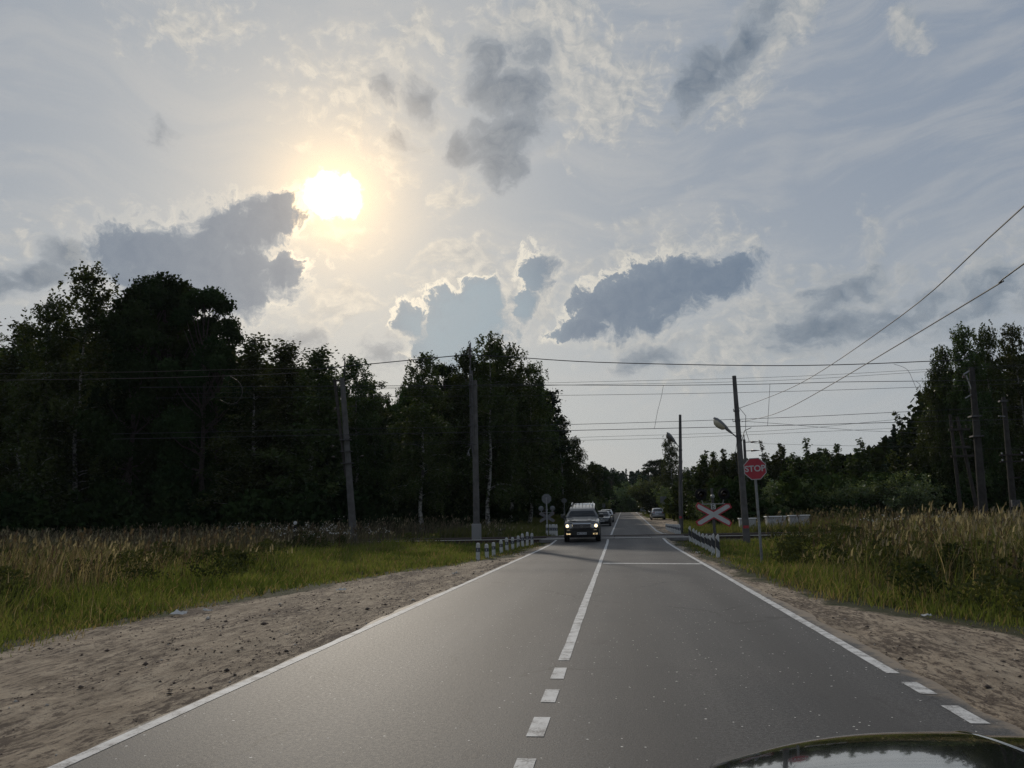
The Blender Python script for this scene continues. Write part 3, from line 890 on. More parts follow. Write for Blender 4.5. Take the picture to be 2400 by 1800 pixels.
rf = np.random.default_rng(3)
def tall_limit_l(y): return np.interp(y, [-20, 8, 13, 16.5, 22, 26, 35, 40, 44, 54, 60, 100], [-11, -11, -10.8, -10.9, -11.8, -12.4, -12.4, -10.8, -9.8, -7, -6.5, -7])
def tall_limit_r(y): return np.interp(y, [-20, 8, 12, 14, 16, 18.5, 24, 30, 40, 44, 54, 62, 100, 120], [8, 7.6, 6.4, 5.6, 5.2, 5.0, 5.4, 6.2, 8.4, 9.5, 8, 8, 10, 6.5])
OUT_L = [(-400, 700), (0, 760), (100, 730), (230, 700), (470, 700), (530, 765), (600, 778), (660, 800), (705, 840), (760, 850), (850, 880), (890, 835), (960, 830), (1000, 795), (1080, 785), (1140, 840), (1190, 915), (1230, 985), (1250, 1040)]
sp = []
for i in range(330):
    u = rf.uniform(-380, 1240); Y = rf.uniform(78, 118) if u < 1100 else rf.uniform(100, 150)
    v = np.interp(u, *zip(*OUT_L)) + rf.uniform(-5, 70)
    p = at(u * S, v * S, Y)
    if p.x > -9: continue
    sp.append((p.x, Y, p.z - gz1(p.x, Y), rf.uniform(2., 3.4), 0))
forest('forest', sp, LEAF_O, .65, 400, 5)
OUT_R = [(1470, 1030), (1540, 998), (1600, 998), (1640, 1000), (1690, 1000), (1740, 985), (1800, 985), (1840, 990), (1880, 975), (1950, 935), (2000, 850), (2100, 780), (2300, 760), (2600, 740)]
sp = []
for i in range(230):
    u = rf.uniform(1480, 2600); Y = rf.uniform(90, 135)
    v = np.interp(u, *zip(*OUT_R)) + rf.uniform(-4, 60)
    p = at(u * S, v * S, Y)
    sp.append((p.x, Y, p.z - gz1(p.x, Y), rf.uniform(1.8, 3.2), 0))
forest('forest', sp, LEAF_O, .6, 420, 6)
sp = []
for i in range(420):
    u = rf.uniform(1180, 1700); Y = rf.uniform(260, 420)
    v = 1010 + rf.uniform(0, 26) - 3 * math.sin(u * .05)
    p = at(u * S, v * S, Y)
    sp.append((p.x, Y, p.z - gz1(p.x, Y), rf.uniform(2.2, 3.8), i % 3 != 0))
forest('forest', sp, LEAF_S, .7, 320, 8)
# scrub along the wood edges, the shaded skirts of the trees
sp = []
for i in range(420):
    if i % 5 < 3:
        x = rf.uniform(-75, -11); y = rf.uniform(60, 70) + max(0, (x + 25)) * .9
    else:
        x = rf.uniform(9, 60); y = rf.uniform(64, 80)
    sp.append((x, y, rf.uniform(1.6, 4.6), rf.uniform(.9, 2.2), 0))
forest('undergrowth', sp, LEAF_O, .32, 260, 9)

sp = []
for i in range(150):
    if i % 3 == 0: y = rf.uniform(10, 42); x = float(tall_limit_l(y)) - rf.uniform(-.6, 8)
    else: y = rf.uniform(9, 38); x = float(tall_limit_r(y)) + rf.uniform(-.5, 6)
    sp.append((x, y, rf.uniform(.45, .95), rf.uniform(.3, .75), 0))
forest('weeds', sp, leaf_material('weed leaves', (.03, .042, .018), (.085, .095, .04), .25, 0.), .055, 420, 12)
# ------------------------------------------------------------------ grass
def grass_material():
    m = newmat('grass blades'); t = NT(m.node_tree)
    c = t.n('ShaderNodeAttribute', out=None, attribute_name='Col').outputs['Color']
    dif = t.n('ShaderNodeBsdfDiffuse', c)
    tr = t.n('ShaderNodeBsdfTranslucent', t.mix(1., c, (1.25, 1.2, .7), 'MULTIPLY'))
    s1 = t.n('ShaderNodeMixShader', .42, dif, tr)
    t.n('ShaderNodeOutputMaterial', s1, out=None)
    return m


GRASS = grass_material()


def blades(P, h, w, lean, col, rg):
    n = len(P)
    a = rg.uniform(0, 6.283, n)
    sd = np.stack([np.cos(a), np.sin(a), np.zeros(n)], 1) * (w / 2)[:, None]
    l3 = np.concatenate([lean, np.zeros((n, 1))], 1) * h[:, None]
    up = np.array([0, 0, 1.]) * h[:, None]
    mid = P + up * .55 + l3 * .35
    tip = P + up * (1 - .25 * (lean ** 2).sum(1))[:, None] + l3
    V = np.stack([P - sd, P + sd, mid - sd * .75, mid + sd * .75, tip], 1).reshape(-1, 3)
    b = (np.arange(n) * 5)[:, None]
    T = np.concatenate([b + np.array([[0, 1, 3]]), b + np.array([[0, 3, 2]]), b + np.array([[2, 3, 4]])], 1).reshape(-1, 3)
    return V, T, np.repeat(col, 5, 0), tip


def scatter(n, x0, x1, y0, y1, near, rg, power=1.3):
    x = rg.uniform(x0, x1, n); y = y0 + (y1 - y0) * rg.uniform(0, 1, n) ** 1.6
    d = np.hypot(x, y)
    keep = rg.uniform(0, 1, n) < np.minimum(1, (near / np.maximum(d, 1)) ** (power - .6))
    az = np.degrees(np.arctan2(x, y))
    keep &= (az > -52) & (az < 38)
    return x[keep], y[keep]


def build_grass():
    rg = np.random.default_rng(17)
    out = []
    def emit(x, y, h, w, leanamt, col):
        P = np.stack([x, y, gz(x, y) - .02], 1)
        n = len(x)
        a = rg.uniform(0, 6.283, n)
        lean = np.stack([np.cos(a), np.sin(a)], 1) * (rg.uniform(.1, 1, n) * leanamt)[:, None] + np.array([.16, -.03])
        V, T, Cc, tip = blades(P, h, w, lean, col, rg)
        out.append((V, T, Cc))
        return tip
    # short green grass of the verges
    x, y = scatter(900000, -26, 16, 5, 62, 12, rg)
    wob = (vnoise(x, y, 2.2, 21) - .5) * .8 + (vnoise(x, y, .7, 22) - .5) * .4
    dl = dirt_l(y) - x + wob * .8; dr = x - dirt_r(y) + wob * .8
    off = np.maximum(dl, dr)
    tl = np.where(x < 0, tall_limit_l(y) - x, x - tall_limit_r(y)) + (vnoise(x, y, 3.5, 44) - .5) * 3
    road = (y > 45) & (y < 53.3)
    p = np.clip(off / .9, 0, 1) * (.35 + .65 * vnoise(x, y, .55, 40)) * np.clip(1.0 - tl / 1.2, .12, 1)
    k = (rg.uniform(0, 1, len(x)) < p) & (off > 0) & ~road
    x, y, off, tl = x[k], y[k], off[k], tl[k]
    d = np.hypot(x, y)
    tall = vnoise(x, y, 1.3, 41)
    h = (.07 + .20 * np.clip(off / 2.2, 0, 1) * (.35 + tall) + .22 * np.clip(tl + 1.6, 0, 2) / 2) * rg.uniform(.6, 1.3, len(x))
    w = np.clip(.0011 * d, .008, .035) * rg.uniform(.7, 1.4, len(x))
    g = np.clip(vnoise(x, y, 1.7, 42) * .9 + rg.normal(size=len(x)) * .2, 0, 1)[:, None]
    ga, gb, gc = np.array([.070, .100, .024]), np.array([.18, .205, .062]), np.array([.22, .175, .095])
    col = ga * (1 - g) + gb * g
    dry = (rg.uniform(0, 1, len(x)) < .16 + .30 * np.clip(1.0 - off / 1.1, 0, 1) + .12 * (vnoise(x, y, 4, 43) > .6))[:, None]
    col = np.where(dry, gc * rg.uniform(.6, 1.3, (len(x), 1)), col)
    emit(x, y, h, w, .75, col)
    # coarse grass on the verges and banks beyond the rails
    x = rg.uniform(-13, 17, 70000); y = 54.2 + 90 * rg.uniform(0, 1, 70000) ** 1.4
    off = np.maximum(dirt_l(y) - x, x - dirt_r(y)) + (vnoise(x, y, 2.2, 47) - .5) * 1.4
    k = off > .1; x, y, off = x[k], y[k], off[k]; n = len(x)
    g = np.clip(vnoise(x, y, 2.5, 46) + rg.normal(size=n) * .2, 0, 1)[:, None]
    emit(x, y, (.16 + .5 * np.clip(off / 4, 0, 1)) * rg.uniform(.5, 1.3, n), np.full(n, .055) * rg.uniform(.6, 1.4, n), .6, np.array([.060, .085, .025]) * (1 - g) + np.array([.15, .15, .062]) * g)
    # broad leaved weeds in the green strip
    x, y = scatter(60000, -24, 14, 6, 44, 14, rg)
    off = np.maximum(dirt_l(y) - x, x - dirt_r(y))
    k = (off > .5) & (vnoise(x, y, 1.1, 50) > .62) & (rg.uniform(0, 1, len(x)) < .8)
    x, y = x[k], y[k]
    n = len(x); h = rg.uniform(.12, .38, n)
    emit(x, y, h, rg.uniform(.02, .055, n), 1.2, np.array([.085, .110, .035]) * rg.uniform(.6, 1.35, (n, 1)))
    n_green = len(out)
    # tall dry grass and weeds of the fields
    x, y = scatter(620000, -72, 46, 7, 66, 16, rg, 1.35)
    tl = np.where(x < 0, tall_limit_l(y) - x, x - tall_limit_r(y)) + (vnoise(x, y, 3.5, 44) - .5) * 5 + (vnoise(x, y, 1.1, 45) - .5) * 2.5
    bed = (y > 44.0) & (y < 53.6)
    dens = vnoise(x, y, 1.2, 60) * .7 + vnoise(x, y, .4, 61) * .5
    k = (tl > -4.5) & (np.maximum(dirt_l(y) - x, x - dirt_r(y)) > .9) & (rg.uniform(0, 1, len(x)) < np.clip(dens, .15, 1) * np.clip(.3 + tl / 3, .05, 1)) & ~(bed & (np.abs(x) < 18) & (rg.uniform(0, 1, len(x)) < .93)) & ~(bed & (rg.uniform(0, 1, len(x)) < .5))
    x, y, tl = x[k], y[k], tl[k]
    n = len(x); d = np.hypot(x, y)
    big = vnoise(x, y, 5, 62)
    h = (.42 + .62 * np.clip(tl / 4, 0, 1)) * (.65 + .6 * big) * rg.uniform(.55, 1.25, n)
    h = np.where(x > 0, h * 1.08, h * (1 + .12 * np.clip((y - 35) / 20, 0, 1)))
    w = np.clip(.0009 * d, .007, .035) * rg.uniform(.5, 1.3, n)
    q = vnoise(x, y, 2.6, 63)[:, None]
    straw, brown, green = np.array([.28, .23, .145]), np.array([.15, .118, .082]), np.array([.095, .115, .045])
    sel = rg.uniform(0, 1, (n, 1)) + (q - .5) * .9 - np.clip(tl / 14, 0, .15)[:, None]
    shade_purple = np.array([.095, .080, .072])
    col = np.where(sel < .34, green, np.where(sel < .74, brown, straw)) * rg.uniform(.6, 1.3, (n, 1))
    far = (np.clip((y - 26) / 8, 0, 1) * (x < -8) * .85 + np.clip((y - 34) / 8, 0, 1) * (x > 0) * .4)[:, None]  # tree shade over the far field, painted into the blade colours
    col = col * (1 - far * .8) + shade_purple * rg.uniform(.6, 1.4, (n, 1)) * far * .8
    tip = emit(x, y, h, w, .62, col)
    # seed heads on part of the stems
    kh = (rg.uniform(0, 1, n) < .27) & (h > .6)
    hp = tip[kh]; m_ = len(hp)
    hh = np.full(m_, .16) * rg.uniform(.6, 1.5, m_); hw = np.clip(.0022 * d[kh], .018, .08) * rg.uniform(.6, 1.2, m_)
    hp = hp - np.array([0, 0, .07])
    hc = np.array([.25, .215, .16]) * rg.uniform(.55, 1.35, (m_, 1)) * np.where(vnoise(hp[:, 0], hp[:, 1], 3, 64) > .55, 1., .62)[:, None]
    a = rg.uniform(0, 6.283, m_)
    V, T, Cc, _ = blades(hp, hh, hw, np.stack([np.cos(a), np.sin(a)], 1) * .35 + np.array([.2, 0]), hc, rg)
    out.append((V, T, Cc))
    # tall single stalks of sorrel and reed
    x, y = scatter(5200, -60, 40, 9, 58, 18, rg, 1.2)
    tl = np.where(x < 0, tall_limit_l(y) - x, x - tall_limit_r(y))
    k = (tl > .2) & ~((y > 44) & (y < 54)); x, y = x[k], y[k]; n = len(x); d = np.hypot(x, y)
    tip = emit(x, y, rg.uniform(.8, 1.45, n), np.clip(.0011 * d, .012, .05), .22, np.array([.075, .056, .042]) * rg.uniform(.6, 1.6, (n, 1)))
    for j in range(5):
        V, T, Cc, _ = blades(tip - np.array([0, 0, .05 + .07 * j]), np.full(n, .12), np.clip(.002 * d, .03, .09), rg.normal(size=(n, 2)) * .5, np.array([.085, .066, .052]) * rg.uniform(.6, 1.4, (n, 1)), rg)
        out.append((V, T, Cc))
    def join(parts, name):
        base = 0; Vs, Ts, Cs = [], [], []
        for V, T, Cc in parts:
            Vs.append(V); Ts.append(T + base); Cs.append(Cc); base += len(V)
        o = np_mesh(name, np.concatenate(Vs), np.concatenate(Ts), GRASS, 3, np.concatenate(Cs))
        tag(o, kind='stuff')
        print(name, base)
    join(out[:n_green], 'grass')
    join(out[n_green:], 'tall_grass')


build_grass()


def build_flowers():
    """white umbels above the field on the left and a few on the right"""
    rg = np.random.default_rng(23)
    C = []
    for cx, cy, n, sx, sy in ((690, 1143, 16, 60, 12), (640, 1150, 12, 80, 10), (765, 1142, 12, 60, 10), (580, 1138, 8, 80, 10), (2015, 1143, 12, 60, 10), (2050, 1116, 10, 50, 6), (1900, 1120, 8, 50, 6)):
        for i in range(n):
            u, v = cx + rg.normal() * sx * .6, cy + rg.normal() * sy * .7
            Y = rg.uniform(24, 40)
            p = at(u * S, v * S, Y)
            g = gz1(p.x, Y)
            if not (.35 < p.z - g < 1.6): continue
            for j in range(6):
                C.append(np.array(p) + rg.normal(size=3) * np.array([.10, .10, .04]))
    C = np.array(C)
    V, Q = leaves(C, .045, rg=rg, elong=1.2)
    m = mat('white umbel flowers', (.42, .40, .35), .9)
    o = np_mesh('field_flowers', V, Q, m, 4)
    tag(o, kind='stuff')


build_flowers()


def build_clods():
    rg = np.random.default_rng(29)
    V = []; Q = []
    base = np.array([[1, 0, 0], [-1, 0, 0], [0, 1, 0], [0, -1, 0], [0, 0, 1], [0, 0, -.4]], float)
    tri = np.array([[0, 2, 4], [2, 1, 4], [1, 3, 4], [3, 0, 4], [2, 0, 5], [1, 2, 5], [3, 1, 5], [0, 3, 5]])
    n = 6000; k = 0; cols = []
    while k < n:
        y = rg.uniform(3.5, 34)
        if rg.uniform() > min(1, 9 / y): continue
        if rg.uniform() < .72: a, b = float(dirt_l(y)) - .3, XL - .1
        else: a, b = XR + .3, float(dirt_r(y)) + .3
        x = b - (b - a) * rg.uniform() ** 1.3 if a < 0 else rg.uniform(a, b)
        if vnoise(x, y * .3, .6, 71) < .42 and rg.uniform() < .85: k += 1; continue
        s = rg.lognormal(-4.75, .55)
        P = base * s * rg.uniform(.6, 1.4, (6, 3)) * np.array([1.3, 1., .65]); an = rg.uniform(0, 6.28)
        Rm = np.array([[math.cos(an), -math.sin(an), 0], [math.sin(an), math.cos(an), 0], [0, 0, 1]])
        V.append(P @ Rm.T + np.array([x, y, gz1(x, y) + s * .25])); Q.append(tri + 6 * len(Q))
        c = np.array([.085, .062, .048]) * rg.uniform(.4, 1.5) if rg.uniform() < .9 else np.array([.42, .38, .33])
        cols.append(np.tile(c, (6, 1)))
        k += 1
    m = newmat('earth clods'); t = NT(m.node_tree)
    p = t.n('ShaderNodeBsdfPrincipled', t.n('ShaderNodeAttribute', out=None, attribute_name='Col').outputs['Color'], i_Roughness=.95)
    t.n('ShaderNodeOutputMaterial', p, out=None)
    o = np_mesh('pebbles', np.concatenate(V), np.concatenate(Q), m, 3, np.concatenate(cols))
    tag(o, kind='stuff')


build_clods()
# ------------------------------------------------------------------ poles and wires
CONC_P = mat('weathered pole concrete', (.125, .12, .113), .9, spec=.2, var=(2.2, (.075, .07, .066), .22), bump=(25, .5, .01))
CONC_D = mat('dark pole concrete', (.062, .058, .052), .95, spec=.1, var=(2.2, (.035, .032, .03), .22), bump=(25, .5, .01))  # darker concrete tone for the two right-hand poles
WOOD = mat('tarred wood', (.045, .036, .030), .9, var=(5, (.022, .018, .016), .2), bump=(30, .6, .01))
STEEL = mat('dark galvanised steel', (.10, .10, .105), .6, .5, var=(8, (.05, .045, .04), .2))
GALV = mat('pale galvanised steel', (.30, .31, .31), .55, .6, var=(10, (.2, .2, .2), .2))
PORC = mat('brown porcelain', (.05, .022, .014), .25, coat=.6)
CABLE = mat('black cable', (.03, .03, .032), .6)
BRONZE = mat('bare copper wire', (.12, .10, .09), .5, .6)
RED = mat('faded red paint', (.42, .03, .035), .6, var=(9, (.30, .02, .03), .2))
WHITE = mat('chalky white paint', (.54, .54, .52), .75, var=(9, (.36, .35, .33), .2), bump=(40, .3, .004))
BLACK = mat('matt black paint', (.010, .010, .011), .75, spec=.15)


def pole(name, label, cat, top, base_u, r_base, r_top, Y, m=CONC_P, group=None, sides=12):
    """a pole: the thing stands at its foot, parts are in coordinates of the foot; returns thing, function giving the axis point at height fraction"""
    tp = at(top[0], top[1], Y); bs = at(base_u, 1250, Y); g = gz1(bs.x, Y) - .1
    t_ = thing(name, label, cat, (bs.x, Y, g), group=group)
    d = Vector((tp.x - bs.x, 0, tp.z - g))
    ax = lambda k: d * k
    n = 7
    MB().tube([ax(i / n) for i in range(n + 1)], [lerp(r_base, r_top, i / n) for i in range(n + 1)], sides).build('shaft', m, t_, 50)
    return t_, ax, d


def insulator(t_, p, r=.06, h=.22, horizontal=None, m=None):
    pr = [(.012, 0), (.02, .02), (r, .03), (r, .06), (r * .5, .08), (r, .10), (r, .13), (r * .5, .15), (r * .8, .17), (.02, h)]
    if horizontal:
        pr = [(a, b * horizontal) for a, b in pr]
        MB().lathe(pr, 'x', p, 10).build('insulator', m or PORC, t_, 40)
    else: MB().lathe(pr, 'z', p, 10).build('insulator', m or PORC, t_, 40)


# leaning concrete pole on the left
t_, ax, d = pole('catenary_pole', 'leaning grey concrete pole with a dark steel strut, left of the tall two part pole', 'utility pole', (802, 886), 830, .25, .17, 50, group='railway line poles')
H = d.z
b = MB(); b.tube([ax(.40) + Vector((-.22, -.05, 0)), ax(.70) + Vector((-.36, -.1, 0)), ax(.98) + Vector((-.50, -.1, 0))], [.07, .11, .11], 6); b.build('strut', WOOD, t_, 40)
for k in (.48, .55, .62):
    b = MB(); p = ax(k); b.box((p.x - .05, -.1, p.z), (.75, .52, .06)); b.build('clamp', STEEL, t_)
b = MB(); p = ax(.985); b.box((p.x - .2, 0, p.z), (.9, .14, .12)); b.tube([p + Vector((.1, 0, .0)), p + Vector((.16, 0, 1.6))], .04, 6); b.build('top_bracket', WOOD, t_)
b = MB(); p = ax(.82); b.tube([p, p + Vector((1.0, .0, .04))], .025, 6); b.build('side_arm', STEEL, t_)
p = ax(.80); insulator(t_, (p.x - .62, -.05, p.z), .09)
for k, s_ in ((.585, -1), (.52, -1), (.52, 1)):
    p = ax(k); insulator(t_, (p.x + s_ * .9, .0, p.z), .06, .22, s_)

# tall two part pole
t_, ax, d = pole('catenary_pole', 'tall two part pole on a pale footing, behind the left row of white posts', 'utility pole', (1112, 892), 1117, .21, .16, 47, group='railway line poles')
MB().box((0, 0, .62), (.52, .5, 1.25), bev=.03).build('footing', mat('pale concrete footing', (.22, .22, .21), .9, var=(5, (.24, .23, .22), .2)), t_)
tp = at(1103, 803, 47) - t_.location
lo = ax(.58) + Vector((-.26, -.05, 0))
b = MB(); b.tube([lo, ax(.97) + Vector((-.28, -.05, 0)), Vector((tp.x, -.05, tp.z))], [.055, .055, .04], 6); b.build('steel_mast', STEEL, t_, 40)
b = MB(); b.tube([ax(.55) + Vector((-.14, -.18, 0)), ax(1.06) + Vector((-.12, -.18, 0))], .06, 6); b.build('steel_channel', STEEL, t_, 40)
for k in (.6, .72, .84, .97):
    p = ax(k); b = MB(); b.box((p.x - .12, -.02, p.z), (.55, .46, .05)); b.build('clamp', STEEL, t_)
b = MB(); p = Vector((tp.x, 0, tp.z)); b.tube([p + Vector((-.05, 0, -.25)), p + Vector((-.14, 0, .05)), p + Vector((-.02, 0, .12))], .03, 6); b.build('top_hook', STEEL, t_, 40)
insulator(t_, (tp.x - .05, -.02, tp.z - .62), .13, .3)
insulator(t_, (tp.x - .02, -.02, tp.z - .98), .1, .26)
b = MB(); p = ax(.60); b.tube([p, p + Vector((-.35, -.1, -.25)), p + Vector((-.5, -.1, -.62))], .02, 5); b.tube([p + Vector((-.42, -.1, -.4)), p + Vector((-.36, -.1, -.7))], .025, 5); b.build('wire_hook', GALV, t_, 40)


def street_lamp(name, label, top, base_u, r_b, r_t, Y, at_uv, head_uv, glass, bands, red):
    t_, ax, d = pole(name, label, 'street lamp', top, base_u, r_b, r_t, Y, group='lamp poles at the crossing')
    q = at(at_uv[0], at_uv[1], Y) - t_.location; hd = at(head_uv[0], head_uv[1], Y) - t_.location
    q = ax(q.z / d.z); k = (hd - q)
    e = q + k * .42
    b = MB(); b.tube([q + Vector((0, -.05, -.05)), q + k * .2, e], .032, 7); b.build('lamp_arm', STEEL, t_, 40)
    dr = k.normalized(); up = Vector((0, 1, 0)).cross(dr); up = -up if up.z < 0 else up
    L = k.length * .95
    def ring(s, w, hu, hl):
        c = e + dr * (s * L)
        return [c + Vector((0, math.cos(a) * w, 0)) + up * (math.sin(a) * (hu if math.sin(a) > 0 else hl)) for a in np.linspace(0, 2 * math.pi, 14, endpoint=False)]
    b = MB(); b.loft([ring(-.05, .05, .05, .05), ring(.22, .09, .09, .08), ring(.3, .135, .125, .06), ring(.6, .185, .165, .04), ring(.85, .165, .15, .04), ring(1.0, .08, .07, .02)])
    hsg = b.build('lamp_head', mat('grey lamp housing', (.17, .17, .165), .5, .3), t_, 50)
    b = MB(); b.loft([ring(.30, .10, .0, .10), ring(.38, .15, .0, .20), ring(.6, .195, .0, .27), ring(.8, .18, .0, .24), ring(.95, .07, .0, .09)])
    b.build('lamp_glass', glass, hsg, 60)
    for kk in bands:
        p = ax(kk); r = lerp(r_b, r_t, kk) + .02
        MB().lathe([(r - .02, -.05), (r, -.05), (r, .05), (r - .02, .05)], 'z', p, 12).build('clamp', STEEL, t_, 40)
    if red:
        p = ax(red); r = lerp(r_b, r_t, red) + .004
        b = MB(); n = 9
        b.loft([[(p.x + r * math.cos(a), r * math.sin(a), p.z + h) for h in (-.07, .07)] for a in np.linspace(R(-140), R(-40), n)], caps=False, closed=False)
        b.build('red_mark', RED, t_, 40)
    return t_, ax, d


GLASS_Y = mat('yellowed lamp glass', (.48, .43, .31), .3, coat=.4)
tL, axL, dL = street_lamp('lamp_pole', 'leaning concrete pole with a cream glass street lamp, in front of the left cabinet', (1720.6, 881), 1749, .185, .105, 41, (1726, 1029), (1688, 993), GLASS_Y, (.64, .73, .79), .115)
for kk, s_ in ((.73, -.25), (.79, -.18)):
    p = axL(kk); b = MB(); b.tube([p, p + Vector((s_, -.1, -.05)), p + Vector((s_, -.1, .1))], .02, 5); b.build('hook', STEEL, tL, 40)
p = axL(.82); b = MB(); b.tube([p + Vector((.1, -.1, -.1)), p + Vector((.42, -.1, -.55)), p + Vector((.36, -.1, -1.3)), p + Vector((.5, -.1, -1.9)), axL(.60) + Vector((.2, -.12, 0))], .014, 5); b.build('loose_wire', CABLE, tL, 60)
p = axL(.63); b = MB(); b.tube([p + Vector((.12, -.05, -.2)), p + Vector((.3, -.05, .35)), p + Vector((.65, -.05, .5))], .02, 5); b.build('bent_pipe', STEEL, tL, 60)
p = axL(.63); b = MB(); b.tube([p + Vector((-.1, -.14, 0)), p + Vector((-.26, -.14, -.9)), axL(.42) + Vector((-.18, -.05, 0))], .014, 5); b.build('loose_wire', CABLE, tL, 60)
p = axL(.42); b = MB(); b.tube([axL(.47) + Vector((.14, -.1, 0)), axL(.42) + Vector((.26, -.12, -.1)), axL(.36) + Vector((.14, -.1, 0))], .016, 5); b.build('loose_wire', CABLE, tL, 60)
t_, ax, d = street_lamp('lamp_pole', 'farther upright concrete pole with a dark lamp seen from behind, past the rails', (1594, 972), 1596, .165, .095, 57, (1592, 1051), (1571, 1024), mat('dull lamp glass', (.10, .09, .07), .4), (.7,), .145)
b = MB(); b.tube([ax(.5) + Vector((.14, -.1, 0)), ax(.42) + Vector((-.05, -.17, 0)), ax(.25) + Vector((.05, -.17, 0)), ax(.12) + Vector((.1, -.17, 0)), ax(.02) + Vector((.1, -.17, 0))], .028, 5); b.build('cable', CABLE, t_, 60)

# right catenary pole and its neighbours
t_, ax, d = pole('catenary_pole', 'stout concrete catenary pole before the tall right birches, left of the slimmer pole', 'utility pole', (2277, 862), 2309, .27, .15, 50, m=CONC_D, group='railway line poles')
b = MB(); p = ax(.985); b.tube([p + Vector((-.5, 0, -.25)), p + Vector((-.1, 0, -.02)), p + Vector((.1, 0, 0))], .05, 6); b.tube([p + Vector((-.35, 0, -.3)), ax(.86) + Vector((-.1, -.05, 0))], .04, 6); b.build('top_bracket', GALV, t_, 40)
b = MB(); p = ax(.84); b.tube([p + Vector((-.05, 0, 0)), p + Vector((-.55, -.1, -.28))], .035, 6); b.build('side_arm', GALV, t_, 40)
for k in (.70, .58):
    p = ax(k); b = MB(); b.box((p.x - .05, -.05, p.z), (.62, .55, .08)); b.build('clamp', STEEL, t_)
p = ax(.985); insulator(t_, (p.x - .5, 0, p.z - .5), .09)
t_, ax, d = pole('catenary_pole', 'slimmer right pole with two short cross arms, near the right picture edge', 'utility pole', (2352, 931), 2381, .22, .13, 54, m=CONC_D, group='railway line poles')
for k in (.56, .51, .39):
    p = ax(k); b = MB(); b.box((p.x + .1, -.22, p.z), (1.5 if k > .5 else .8, .1, .09)); arm = b.build('cross_arm', WOOD, t_)
    for s_ in (-.5, .7) if k > .5 else ():
        b = MB(); b.lathe([(.01, 0), (.05, .02), (.05, .08), (.02, .12)], 'z', (p.x + s_, -.22, p.z + .045), 8); b.build('insulator', GALV, arm, 40)
b = MB(); p = ax(.85); b.tube([p + Vector((.05, -.1, 0)), p + Vector((-.45, -.1, .05))], .035, 6); b.build('side_arm', GALV, t_, 40)
b = MB(); p = ax(.97); b.box((p.x - .05, 0, p.z), (.5, .3, .1)); b.build('top_bracket', STEEL, t_)
p = ax(.2); b = MB(); b.box((p.x + .02, -.3, p.z), (.5, .2, .45), bev=.02); b.build('junction_box', STEEL, t_)

# dark two legged pole
q = at(2252, 1200, 62); g = gz1(q.x, 62)
t_ = thing('timber_frame_pole', 'dark two legged timber pole with cross bars left of the stout right pole', 'utility pole', (q.x, 62, g - .1), group='railway line poles')
hh = at(2252, 968, 62).z - g
for a, b_, sc in ((0, .05, 1.), (1.25, .55, .98)):
    MB().tube([(a, 0, 0), (b_, 0, hh * sc)], [.15, .11], 8).build('leg', WOOD, t_, 50)
for z, l in ((.86, 1.5), (.70, 1.3), (.62, 1.6)):
    MB().box((.5, -.18, hh * z), (l, .12, .16)).build('cross_bar', WOOD, t_)
for x_ in (.0, 1.0): insulator(t_, (x_, -.18, hh * .86 + .08), .06)

# pole behind the stop sign
t_, ax, d = pole('utility_pole', 'distant pole with insulator arms peeping over the stop sign', 'utility pole', (1744, 1030), 1757, .17, .13, 80, group='railway line poles')
for k in (.965, .86):
    p = ax(k); b = MB(); b.tube([p, p + Vector((.55, -.1, 0))], .04, 6); b.build('side_arm', STEEL, t_, 40)
    insulator(t_, (p.x + .55, -.1, p.z), .11, .5, 1.8)
b = MB(); p = ax(1.); b.tube([p, p + Vector((.02, 0, .45))], .05, 6); b.build('top_spike', STEEL, t_, 40)
b = MB(); b.tube([ax(.75) + Vector((.1, .05, 0)), Vector((1.35, .2, .1))], [.09, .1], 6); b.build('strut', CONC_P, t_, 40)

# short signal post in the left field
q = at(692, 1240, 42); g = gz1(q.x, 42)
t_ = thing('marker_post', 'short dark post with a small white top in the left field', 'marker post', (q.x, 42, g - .05))
MB().box((0, 0, .62), (.14, .12, 1.3)).build('post', BLACK, t_)
MB().lathe([(.01, -.04), (.10, -.03), (.10, .02), (.02, .03)], 'y', (0, -.02, 1.45), 14).build('white_disc', WHITE, t_, 40)


def wire(label, pts, r, m=CABLE, ext=(14, 14), name='overhead_wire', sub=None):
    """pts: photo points with a distance (u, v, Y); the ends run on straight past the frame"""
    P = [at(*p) for p in pts]
    if ext[0]: P.insert(0, P[0] + (P[0] - P[1]).normalized() * ext[0])
    if ext[1]: P.append(P[-1] + (P[-1] - P[-2]).normalized() * ext[1])
    # smooth through the points
    out = []
    for i in range(len(P) - 1):
        p0 = P[max(i - 1, 0)]; p1 = P[i]; p2 = P[i + 1]; p3 = P[min(i + 2, len(P) - 1)]
        for k in range(6):
            t = k / 6
            out.append(.5 * ((2 * p1) + (p2 - p0) * t + (2 * p0 - 5 * p1 + 4 * p2 - p3) * t * t + (3 * p1 - p0 - 3 * p2 + p3) * t ** 3))
    out.append(P[-1])
    b = MB(); b.tube(out, r, 6)
    o = b.build(name, m, None, 60)
    return tag(o, label, 'wire', 'overhead wires of the railway')


